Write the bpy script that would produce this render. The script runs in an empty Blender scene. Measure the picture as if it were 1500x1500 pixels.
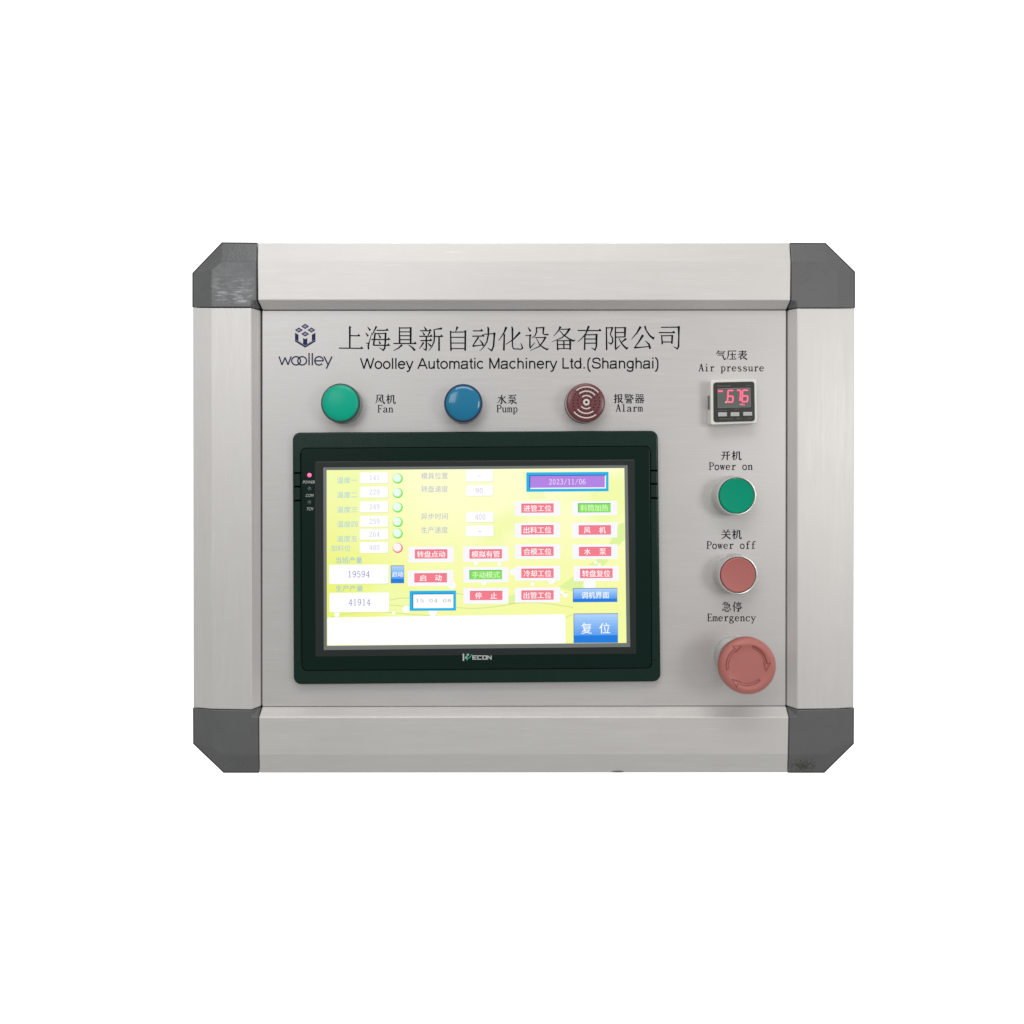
import bpy, bmesh, math, random
from mathutils import Vector

random.seed(7)
S = bpy.context.scene
COL = S.collection

# ------------------------------------------------------------------ camera
# The face plate lies in the plane y = 0 and faces -y; 1 reference pixel = 0.5 mm on it.
MM = 0.001
PX = 0.0005
D = 0.600                      # camera distance from the face plate
FX, FY = 720.0, 705.0          # point of the plate straight in front of the lens
cam = bpy.data.cameras.new('camera')
cam.sensor_width = 36
cam.lens = 36 * D / (1500 * PX)
cam.shift_x = (750 - FX) / 1500
cam.shift_y = (FY - 750) / 1500
cam.clip_start = 0.01
cam.clip_end = 100
camo = bpy.data.objects.new('camera', cam)
camo.location = ((FX - 750) * PX, -D, (750 - FY) * PX)
camo.rotation_euler = (math.radians(90), 0, 0)
COL.objects.link(camo)
S.camera = camo

# ------------------------------------------------------------------ light
S.view_settings.view_transform = 'Standard'
S.view_settings.look = 'None'
S.view_settings.exposure = 0
S.view_settings.gamma = 1
S.render.film_transparent = False
try:
    S.cycles.max_bounces = 8
    S.cycles.use_denoising = True
except Exception:
    pass

w = bpy.data.worlds.new("World")
S.world = w
w.use_nodes = True
nt = w.node_tree
nt.nodes.clear()
o_ = nt.nodes.new('ShaderNodeOutputWorld')
b_ = nt.nodes.new('ShaderNodeBackground')
tc = nt.nodes.new('ShaderNodeTexCoord')
sx = nt.nodes.new('ShaderNodeSeparateXYZ')
cr = nt.nodes.new('ShaderNodeValToRGB')
mr = nt.nodes.new('ShaderNodeMapRange')
mr.inputs['From Min'].default_value = -1
mr.inputs['From Max'].default_value = 1
nt.links.new(tc.outputs['Generated'], sx.inputs[0])
nt.links.new(sx.outputs['Z'], mr.inputs['Value'])
nt.links.new(mr.outputs[0], cr.inputs[0])
nt.links.new(cr.outputs[0], b_.inputs[0])
nt.links.new(b_.outputs[0], o_.inputs[0])
e = cr.color_ramp.elements
e[0].position = 0.36; e[0].color = (0.56, 0.56, 0.545, 1)
e[1].position = 0.58; e[1].color = (0.86, 0.85, 0.83, 1)
b_.inputs['Strength'].default_value = 0.64

def area(name, loc, target, size, sizey, power, color=(1, 1, 1)):
    l = bpy.data.lights.new(name, 'AREA')
    l.shape = 'RECTANGLE'
    l.size = size; l.size_y = sizey
    l.energy = power; l.color = color
    o = bpy.data.objects.new(name, l)
    o.location = loc
    o.rotation_euler = (Vector(target) - Vector(loc)).to_track_quat('-Z', 'Y').to_euler()
    COL.objects.link(o)
    return o
area('ceiling_lamp', (-0.02, -0.70, 0.86), (0.0, 0, 0.02), 0.8, 0.35, 4.0, (1, 0.99, 0.97))
area('window_light', (-0.50, -1.15, 0.42), (-0.05, 0, 0.0), 0.42, 0.42, 1.8, (0.98, 0.99, 1.0))
area('side_lamp', (0.74, -0.85, 0.10), (0.17, 0, -0.1), 0.32, 0.32, 1.8, (1, 0.99, 0.97))

# ------------------------------------------------------------------ helpers
def at(px, py, h=0.0):
    """the place h mm in front of the plate that the photograph shows at pixel (px, py)"""
    k = (D - h * MM) / D
    x = FX + (px - FX) * k
    y = FY + (py - FY) * k
    return Vector(((x - 750) * PX, -h * MM, (750 - y) * PX))

MATS = {}
def mat(name, base, rough=0.5, metal=0.0, coat=0.0, coat_rough=0.1, emit=None, estr=1.0, noise=None, brush=None, spec=0.5, sss=0.0, mottle=0.0, speck=None, ani=0.0, trans=0.0):
    if name in MATS:
        return MATS[name]
    m = bpy.data.materials.new(name)
    m.use_nodes = True
    n = m.node_tree; p = n.nodes['Principled BSDF']
    p.inputs['Base Color'].default_value = (*base, 1)
    p.inputs['Roughness'].default_value = rough
    p.inputs['Metallic'].default_value = metal
    p.inputs['Coat Weight'].default_value = coat
    p.inputs['Coat Roughness'].default_value = coat_rough
    p.inputs['Specular IOR Level'].default_value = spec
    p.inputs['Transmission Weight'].default_value = trans
    if sss:
        p.inputs['Subsurface Weight'].default_value = sss
        p.inputs['Subsurface Scale'].default_value = 0.003
    if emit:
        p.inputs['Emission Color'].default_value = (*emit, 1)
        p.inputs['Emission Strength'].default_value = estr
    L = n.links
    col = None
    geo = n.nodes.new('ShaderNodeNewGeometry')
    def tex(scale, vscale, detail=3, rough_=0.6):
        mp = n.nodes.new('ShaderNodeMapping'); mp.inputs['Scale'].default_value = scale
        t = n.nodes.new('ShaderNodeTexNoise'); t.inputs['Scale'].default_value = vscale
        t.inputs['Detail'].default_value = detail; t.inputs['Roughness'].default_value = rough_
        L.new(geo.outputs['Position'], mp.inputs[0]); L.new(mp.outputs[0], t.inputs[0])
        return t.outputs['Fac']
    def rng(v, a, b, c, d):
        q = n.nodes.new('ShaderNodeMapRange')
        q.inputs['From Min'].default_value = a; q.inputs['From Max'].default_value = b
        q.inputs['To Min'].default_value = c; q.inputs['To Max'].default_value = d
        L.new(v, q.inputs['Value']); return q.outputs[0]
    def mul(a, b):
        q = n.nodes.new('ShaderNodeMath'); q.operation = 'MULTIPLY'
        L.new(a, q.inputs[0]); L.new(b, q.inputs[1]); return q.outputs[0]
    def add(a, b):
        q = n.nodes.new('ShaderNodeMath'); q.operation = 'ADD'
        L.new(a, q.inputs[0]); L.new(b, q.inputs[1]); return q.outputs[0]
    fac = None; bump = None; rvar = None
    if brush:
        ax, amp = brush            # ax: direction of the brushing, amp: strength
        sc = {'x': (0.012, 1, 1), 'z': (1, 1, 0.012)}[ax]
        f1 = tex(sc, 2600, 2)
        sc2 = {'x': (0.05, 1, 1), 'z': (1, 1, 0.05)}[ax]
        f2 = tex(sc2, 420, 3)
        f3 = tex((1, 1, 1), 9, 2)
        fac = mul(rng(f1, 0.3, 0.7, 1 - amp, 1 + amp), rng(f2, 0.3, 0.7, 1 - amp * 0.8, 1 + amp * 0.8))
        fac = mul(fac, rng(f3, 0.3, 0.7, 1 - amp * 0.7, 1 + amp * 0.7))
        # a few longer bright scratches
        f4 = tex({'x': (0.035, 1, 1), 'z': (1, 1, 0.035)}[ax], 900, 1)
        f5 = tex((1, 1, 1), 34, 1)
        fac = add(fac, mul(rng(f4, 0.66, 0.74, 0, 0.10), rng(f5, 0.48, 0.62, 0, 1)))
        bump = f1; bstr = 0.06
        rvar = rng(f2, 0.3, 0.7, rough * 0.92, rough * 1.08)
    if mottle:
        f = mul(rng(tex((1, 1, 1), 60, 4), 0.3, 0.7, 1 - mottle, 1 + mottle), rng(tex((1, 1, 1), 900, 2), 0.3, 0.7, 1 - mottle * .5, 1 + mottle * .5))
        fac = f if fac is None else mul(fac, f)
    if noise:
        sc_, st_ = noise
        bump = tex((1, 1, 1), sc_, 3); bstr = st_
        rvar = rng(tex((1, 1, 1), 140, 3), 0.3, 0.7, rough * 0.8, min(1, rough * 1.2))
    if fac is not None:
        mx = n.nodes.new('ShaderNodeVectorMath'); mx.operation = 'SCALE'
        mx.inputs[0].default_value = base
        L.new(fac, mx.inputs['Scale']); L.new(mx.outputs[0], p.inputs['Base Color'])
        col = mx.outputs[0]
    if speck:
        # scuffs: lighter streaks, wear with its glossy reflections painted into the colour, speck = (colour, x0, x1, z0, z1)
        c2, x0, x1, z0, z1 = speck
        sp = n.nodes.new('ShaderNodeSeparateXYZ'); L.new(geo.outputs['Position'], sp.inputs[0])
        mask = mul(mul(rng(sp.outputs['X'], x0, x0 + .006, 0, 1), rng(sp.outputs['X'], x1, x1 - .002, 0, 1)),
                   mul(rng(sp.outputs['Z'], z0, z0 + .002, 0, 1), rng(sp.outputs['Z'], z1, z1 - .018, 0, 1)))
        st = mul(rng(tex((0.16, 1, 1), 620, 4, 0.7), 0.50, 0.66, 0, 0.8), mask)
        mc = n.nodes.new('ShaderNodeMix'); mc.data_type = 'RGBA'
        L.new(st, mc.inputs[0])
        if col is not None: L.new(col, mc.inputs[6])
        else: mc.inputs[6].default_value = (*base, 1)
        mc.inputs[7].default_value = (*c2, 1)
        L.new(mc.outputs[2], p.inputs['Base Color'])
    if bump is not None:
        bn = n.nodes.new('ShaderNodeBump'); bn.inputs['Strength'].default_value = bstr
        bn.inputs['Distance'].default_value = 0.0003
        L.new(bump, bn.inputs['Height']); L.new(bn.outputs[0], p.inputs['Normal'])
    if rvar is not None:
        L.new(rvar, p.inputs['Roughness'])
    MATS[name] = m
    return m

def srgb(r, g, b):
    f = lambda c: (c / 255 / 12.92) if c / 255 <= 0.04045 else ((c / 255 + 0.055) / 1.055) ** 2.4
    return (f(r), f(g), f(b))

def glow(name, rgb, k=1.0):
    """a lit patch of the screen"""
    c = srgb(*rgb)
    return mat(name, (0.01, 0.01, 0.01), 0.25, emit=c, estr=k, spec=0.3)

class MB:
    """collects faces of one mesh"""
    def __init__(s): s.v = []; s.f = []; s.mi = []; s.mats = []; s.sm = []
    def m(s, material):
        if material not in s.mats: s.mats.append(material)
        return s.mats.index(material)
    def add(s, vs, fs, material, smooth=False):
        b = len(s.v); s.v += [Vector(v) for v in vs]; k = s.m(material)
        for f in fs:
            s.f.append([b + i for i in f]); s.mi.append(k); s.sm.append(smooth)
    # a flat polygon given in pixels at height h
    def poly(s, pts, h, material):
        if area2(pts) > 0: pts = pts[::-1]
        s.add([at(x, y, h) for x, y in pts], [list(range(len(pts)))], material)
    def slab(s, ring, hb, ht, material, bev=0.5, seg=3, cap=True, back=False):
        """ring(inset_px) -> list of px points; wall from hb to ht with a rounded front edge"""
        rows = []
        r0 = ring(0)
        front = [at(x, y, ht - bev) for x, y in r0]
        rows.append([Vector((p.x, -hb * MM, p.z)) for p in front])
        for i in range(seg + 1):
            a = math.pi / 2 * i / seg
            ins = bev / (PX / MM) * (1 - math.cos(a)) if seg else 0
            hh = ht - bev + bev * math.sin(a)
            rows.append([at(x, y, hh) for x, y in ring(ins)])
        n = len(r0); vs = [p for r in rows for p in r]; fs = []
        for j in range(len(rows) - 1):
            for i in range(n):
                k = (i + 1) % n
                fs.append([j * n + i, j * n + k, (j + 1) * n + k, (j + 1) * n + i])
        if cap: fs.append([(len(rows) - 1) * n + i for i in range(n)])
        if back: fs.append([i for i in range(n)][::-1])
        if area2(r0) > 0: fs = [f[::-1] for f in fs]
        s.add(vs, [f[::-1] for f in fs] if False else fs, material)
    def lathe(s, cx, cy, prof, material, seg=72, smooth=True, sharp=()):
        """cx, cy: pixel position of the axis on the plate; prof: (radius mm, height mm)"""
        c = at(cx, cy, 0); vs = []; fs = []; n = len(prof)
        for r, h in prof:
            for i in range(seg):
                a = 2 * math.pi * i / seg
                vs.append((c.x + r * MM * math.cos(a), -h * MM, c.z + r * MM * math.sin(a)))
        for j in range(n - 1):
            for i in range(seg):
                k = (i + 1) % seg
                fs.append([j * seg + i, j * seg + k, (j + 1) * seg + k, (j + 1) * seg + i])
        if prof[-1][0] > 0: fs.append([(n - 1) * seg + i for i in range(seg)])
        s.add(vs, fs, material, smooth)
    def ribbon(s, pts, h, material, scale=1.0, tr=None, closed=False):
        """pts: (x, y, width); tr maps (x, y) to pixels"""
        P = [Vector((p[0], p[1])) for p in pts]; W = [p[2] for p in pts]
        n = len(P); A = []; B = []
        for i in range(n):
            if closed:
                a = P[(i - 1) % (n - 1)] if i in (0, n - 1) else P[i - 1]
                c = P[1] if i in (0, n - 1) else P[i + 1]
                if i in (0, n - 1): a = P[n - 2]
            else:
                a = P[max(0, i - 1)]; c = P[min(n - 1, i + 1)]
            d1 = (P[i] - a); d2 = (c - P[i])
            if d1.length < 1e-6: d1 = d2
            if d2.length < 1e-6: d2 = d1
            if d1.length < 1e-6: return
            d1.normalize(); d2.normalize()
            t = d1 + d2
            if t.length < 0.3: t = d1.copy()
            t.normalize(); nn = Vector((-t.y, t.x))
            cosv = max(0.55, abs(nn.dot(Vector((-d1.y, d1.x)))))
            o = nn * (W[i] * 0.5 * scale / cosv)
            A.append(P[i] + o); B.append(P[i] - o)
        tr = tr or (lambda x, y: (x, y))
        vs = [at(*tr(*p), h) for p in A] + [at(*tr(*p), h) for p in B]
        fs = [[i, i + 1, n + i + 1, n + i] for i in range(n - 1)]
        # faces look to -y
        out = []
        for f in fs:
            nrm = (vs[f[1]] - vs[f[0]]).cross(vs[f[2]] - vs[f[0]])
            out.append(f if nrm.y < 0 else f[::-1])
        s.add(vs, out, material)

def area2(pts):
    return sum(pts[i][0] * pts[(i + 1) % len(pts)][1] - pts[(i + 1) % len(pts)][0] * pts[i][1] for i in range(len(pts)))

ORIG = {}
def link(name, mb, parent=None, label=None, bevel=None, fix=True, loc=None):
    me = bpy.data.meshes.new(name)
    me.from_pydata([tuple(v) for v in mb.v], [], mb.f)
    for m in mb.mats: me.materials.append(m)
    for p, k, sm in zip(me.polygons, mb.mi, mb.sm):
        p.material_index = k; p.use_smooth = sm
    if fix:
        bm = bmesh.new(); bm.from_mesh(me)
        bmesh.ops.recalc_face_normals(bm, faces=bm.faces); bm.to_mesh(me); bm.free()
    c = Vector((0, 0, 0))
    if mb.v:
        lo = Vector([min(v[i] for v in mb.v) for i in range(3)]); hi = Vector([max(v[i] for v in mb.v) for i in range(3)])
        c = (lo + hi) / 2
    me.transform(__import__('mathutils').Matrix.Translation(-c))
    if any(mb.sm):
        try: me.set_sharp_from_angle(angle=math.radians(32))
        except Exception: pass
    o = bpy.data.objects.new(name, me)
    COL.objects.link(o)
    pc = ORIG.get(parent.name, Vector((0, 0, 0))) if parent else Vector((0, 0, 0))
    o.parent = parent
    o.location = c - pc
    ORIG[o.name] = c
    if label: o['label'] = label
    if bevel:
        b = o.modifiers.new('bevel', 'BEVEL'); b.width = bevel * MM; b.segments = 3; b.limit_method = 'ANGLE'
        b.angle_limit = math.radians(12); b.harden_normals = False
    return o

def rquad(tl, tr, br, bl, r, n=6):
    """rounded rectangle bent onto four corners; returns ring(inset)"""
    W = (math.dist(tl, tr) + math.dist(bl, br)) / 2; H = (math.dist(tl, bl) + math.dist(tr, br)) / 2
    def ring(ins=0.0):
        rr = max(r - ins, 0.05); out = []
        for (cx, cy, a0) in ((ins + rr, ins + rr, 180), (W - ins - rr, ins + rr, 270), (W - ins - rr, H - ins - rr, 0), (ins + rr, H - ins - rr, 90)):
            for i in range(n + 1):
                a = math.radians(a0 + 90 * i / n)
                out.append((cx + rr * math.cos(a), cy + rr * math.sin(a)))
        res = []
        for x, y in out:
            u, v = x / W, y / H
            res.append(((tl[0] * (1 - u) + tr[0] * u) * (1 - v) + (bl[0] * (1 - u) + br[0] * u) * v,
                        (tl[1] * (1 - u) + tr[1] * u) * (1 - v) + (bl[1] * (1 - u) + br[1] * u) * v))
        return res
    return ring
def rrect(x0, y0, x1, y1, r, n=5): return rquad((x0, y0), (x1, y0), (x1, y1), (x0, y1), r, n)
def disc(cx, cy, r, n=24, ry=None):
    return [(cx + r * math.cos(2 * math.pi * i / n), cy + (ry or r) * math.sin(2 * math.pi * i / n)) for i in range(n)]

def axis(cx, cy, h):
    """pixel position on the plate of the axis whose point at height h shows at (cx, cy)"""
    k = (D - h * MM) / D
    return FX + (cx - FX) * k, FY + (cy - FY) * k

# ------------------------------------------------------------------ materials
ALU = mat('anodised_aluminium_horizontal', (0.695, 0.68, 0.665), 0.48, 0.45, brush=('x', 0.016), mottle=0.012)
ALUV = mat('anodised_aluminium_vertical', (0.695, 0.68, 0.665), 0.48, 0.45, brush=('z', 0.016), mottle=0.012)
STEEL = mat('brushed_steel_plate', (0.605, 0.592, 0.582), 0.42, 0.32, brush=('x', 0.026))
CAPM = mat('grey_corner_plastic', (0.122, 0.126, 0.127), 0.34, 0, noise=(1800, 0.25), mottle=0.05)
CAPS = mat('grey_corner_plastic_scuff_glints', (0.118, 0.122, 0.126), 0.28, 0, noise=(700, 0.5), mottle=0.08,
           speck=((0.5, 0.51, 0.53), -0.2190, -0.1865, 0.1502, 0.175))  # pale streaks: scratches with their shine painted in
BODY = mat('dark_inner_housing', (0.03, 0.03, 0.03), 0.7)
INK = mat('black_engraved_paint', (0.006, 0.006, 0.007), 0.6, spec=0.05)
BLUEINK = mat('navy_logo_paint', srgb(42, 46, 84), 0.5, spec=0.1)
LILAC = mat('lilac_logo_paint', srgb(150, 146, 178), 0.5)
BLK = mat('black_green_screen_plastic', (0.0015, 0.020, 0.014), 0.28, 0, noise=(2600, 0.04), spec=0.32)
BLK2 = mat('black_green_inner_plastic', (0.001, 0.014, 0.010), 0.20, 0, spec=0.22)
GLS = mat('dark_touch_glass', (0.003, 0.011, 0.010), 0.10, 0, spec=0.75, noise=(300, 0.01))
RIMM = mat('grey_display_rim', (0.27, 0.29, 0.28), 0.3, 0.6)
WHITEP = mat('white_housing_plastic', (0.78, 0.77, 0.73), 0.45)
GREYB = mat('light_grey_key', (0.48, 0.49, 0.47), 0.4)
CHROME = mat('satin_metal_ring', (0.60, 0.61, 0.60), 0.25, 0.75, mottle=0.03)
CHROMEF = mat('satin_metal_ring_front', (0.62, 0.62, 0.60), 0.33, 0.6)
BLACKRUB = mat('black_gasket', (0.02, 0.02, 0.02), 0.6)

# ------------------------------------------------------------------ backdrop
bd = MB()
bd.add([(-9, 1.4, -9), (9, 1.4, -9), (9, 1.4, 9), (-9, 1.4, 9)], [[0, 1, 2, 3]], mat('glowing_white_backdrop', (0.8, 0.8, 0.8), 0.9, emit=(1, 1, 1), estr=1.05))  # backdrop glows on its own, added to give a pure white ground
bo = link('backdrop', bd)
bo['kind'] = 'structure'
bo['label'] = 'added plain, evenly glowing white background behind the control panel'

# ------------------------------------------------------------------ the panel: frame, corners, plate
panel = bpy.data.objects.new('control_panel', None)
COL.objects.link(panel)
panel.location = at(767, 1132, 0)
ORIG[panel.name] = panel.location.copy()
panel['label'] = 'silver industrial control panel with grey plastic corners, touch screen, lights and buttons'
panel['category'] = 'control panel'

# housing behind
hb = MB()
hb.slab(lambda i=0: [(350, 365 + i), (1184, 365 + i), (1242 - i, 422), (1242 - i, 1066), (1184, 1122 - i), (350, 1122 - i), (292 + i, 1066), (292 + i, 422)], -70, -3, BODY, 1, 2, back=True)
link('housing', hb, panel, 'dark box behind the front frame')

def profile(rows, material, name, label):
    """rows: (pointA px, pointB px, h); a bent sheet, then its outer wall going back"""
    mb = MB(); vs = []; fs = []
    a = at(*rows[0][0], rows[0][2]); b = at(*rows[0][1], rows[0][2])
    vs += [Vector((a.x, 0.066, a.z)), Vector((b.x, 0.066, b.z))]
    for A, B, h in rows: vs += [at(*A, h), at(*B, h)]
    a, b = vs[-2], vs[-1]
    vs += [Vector((a.x, 0.004, a.z)), Vector((b.x, 0.004, b.z))]
    n = len(vs) // 2
    for i in range(n - 1): fs.append([2 * i, 2 * i + 1, 2 * i + 3, 2 * i + 2])
    # end caps
    fs.append([2 * i for i in range(n)]); fs.append([2 * i + 1 for i in range(n)][::-1])
    mb.add(vs, fs, material)
    return link(name, mb, panel, label, bevel=0.7)
H0, H1 = 5.6, 8.2
profile([((377.5, 355.5), (1156.5, 355.5), H0 + 1.3), ((377, 383), (1158.5, 383), H1 - .6), ((377.5, 439.5), (1158, 439.6), H1 - .6), ((384.5, 453.6), (1152, 453.2), 0.6)], ALU, 'frame_rail', 'long silver rail along the top of the panel')
profile([((380.3, 1132.4), (1153.5, 1132), H0), ((379.5, 1105.4), (1154.5, 1104.6), H1 - .6), ((379, 1050.8), (1155.5, 1050.6), H1 - .6), ((384, 1035.8), (1151.5, 1034.8), 0.6)], ALU, 'frame_rail', 'long silver rail along the bottom of the panel')
profile([((282.3, 450.8), (283, 1036.3), H0), ((309.8, 450.8), (310.5, 1038.8), H1 - .6), ((367.5, 450.8), (368.5, 1039.8), H1 - .6), ((381.0, 454.5), (382.0, 1034.5), 0.6)], ALUV, 'frame_rail', 'upright silver rail on the left side of the panel')
profile([((1252, 451.6), (1250.8, 1036.3), H0), ((1225.5, 451.6), (1224.5, 1038.3), H1 - .6), ((1168.4, 451.6), (1168, 1039), H1 - .6), ((1154.2, 454), (1152.8, 1034), 0.6)], ALUV, 'frame_rail', 'upright silver rail on the right side of the panel')

def corner(P, material, label):
    """P: the twelve points of a corner cap, going round from the side rail to the top or bottom rail"""
    A, B, C_, D_, A2, B2, C2, D2, G, I, Hh, F = P
    sx_, sy_ = (-1 if A[0] < D_[0] else 1), (-1 if D_[1] < A[1] else 1)
    A, B, C_, D_ = (A[0] - sx_ * .8, A[1]), (B[0] - sx_ * .8, B[1] - sy_ * .3), (C_[0] - sx_ * .3, C_[1] - sy_ * .8), (D_[0], D_[1] - sy_ * .8)
    h = H1
    pts = [(A, H0 - .9), (B, H0 - .9), (C_, H0 - .9), (D_, H0 - .9), (A2, h), (B2, h), (C2, h), (D2, h), (G, h), (I, h), (Hh, h), (F, 0.9)]
    vs = [at(*p, hh) for p, hh in pts]
    fs = [[0, 1, 5, 4], [1, 2, 6, 5], [2, 3, 7, 6], [4, 5, 6, 7, 8, 9, 10], [9, 8, 11], [10, 9, 11]]
    n = 12
    ring = [0, 1, 2, 3, 7, 8, 11, 10, 4]
    back = {}
    for i in ring:
        back[i] = len(vs); vs.append(Vector((vs[i].x, 0.067 if i < 4 else 0.0, vs[i].z)))
    for a, b in zip(ring, ring[1:] + ring[:1]):
        fs.append([a, b, back[b], back[a]])
    mb = MB(); mb.add(vs, fs, material)
    cap = link('corner_cap', mb, panel, label, bevel=0.55)
    cx, cy = (A[0] * .5 + D_[0] * .5), (A[1] * .5 + D_[1] * .5)
    e_ = 0.95
    EDGE_SHADE = mat('black_edge_shade', (0.006, 0.006, 0.006), 0.8, spec=0.1)  # black strip added to stand for the cap's shaded rim side
    o1 = [(A[0] + sx_ * e_, A[1]), (B[0] + sx_ * e_, B[1] + sy_ * .4), (C_[0] + sx_ * .4, C_[1] + sy_ * e_), (D_[0], D_[1] + sy_ * e_), (cx, cy)]
    tm = MB(); tm.slab(lambda i=0: o1, -3, 4.6, EDGE_SHADE, 0.05, 1, back=True)
    link('edge_shade', tm, cap)
    return cap
corner([(281.8, 449.8), (281.8, 400), (325, 355), (376.5, 355.5), (309.5, 449.8), (309.8, 395), (323.5, 384), (375.6, 383), (375.6, 440), (368, 441), (366.5, 449.8), (381, 452.6)], CAPS, 'scuffed dark grey plastic cap on the top left corner, with pale scratches and painted glints')
corner([(1252.4, 450.8), (1252.4, 398), (1209.5, 356), (1157.6, 355.8), (1225.2, 450.8), (1225.2, 396.5), (1212, 384), (1159.6, 384), (1159.6, 440.2), (1167, 441), (1168.6, 450.8), (1154.4, 452)], CAPM, 'clean dark grey plastic cap on the top right corner')
corner([(282.8, 1037.2), (283, 1089.5), (327.5, 1132), (379.2, 1132), (310.4, 1039.8), (310.6, 1094), (324.5, 1105), (378.4, 1105), (378, 1050.6), (369, 1050), (367.5, 1040.8), (382, 1036.2)], CAPM, 'dark grey plastic cap on the bottom left corner')
brc = corner([(1250.9, 1037.2), (1250.7, 1089.5), (1207.5, 1132), (1154.6, 1132), (1224.6, 1039.2), (1224.4, 1094), (1211, 1105), (1155.6, 1105), (1156.6, 1050.4), (1167, 1050), (1168.8, 1040), (1153, 1035.4)], CAPM, 'dark grey plastic cap on the bottom right corner, with a grimy patch')
# grime on the lower right corner: little flecks
gm = MB(); GR = mat('dark_olive_grime', (0.03, 0.034, 0.014), 0.9); GR2 = mat('pale_olive_grime', (0.10, 0.10, 0.05), 0.9)
for i in range(260):
    x = 1177 + max(-17, min(18, random.gauss(0, 9))); y = 1120.5 + max(-9, min(10, random.gauss(1, 4.6)))
    hh = H1 - max(0, (y - 1105) / 27 * (H1 - H0 + .9)) + .05
    s_ = random.uniform(.25, .75); t_ = random.uniform(0, 3)
    gm.poly([(x + s_ * math.cos(t_ + k * 1.257) * random.uniform(.6, 1.5), y + s_ * math.sin(t_ + k * 1.257) * random.uniform(.6, 1.3)) for k in range(5)], hh + i * 0.0003, random.choice([GR, GR, GR2]))
g_ = link('grime', gm, brc, fix=False); g_['kind'] = 'stuff'

# face plate
fp = MB()
fp.slab(rquad((384.3, 455.2), (1151.3, 454.6), (1150.6, 1033.6), (384.3, 1034.6), 1.2), -3, 0, STEEL, 0.25, 2, back=True)
plate = link('face_plate', fp, panel, 'flat brushed steel plate with black printed labels')

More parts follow.
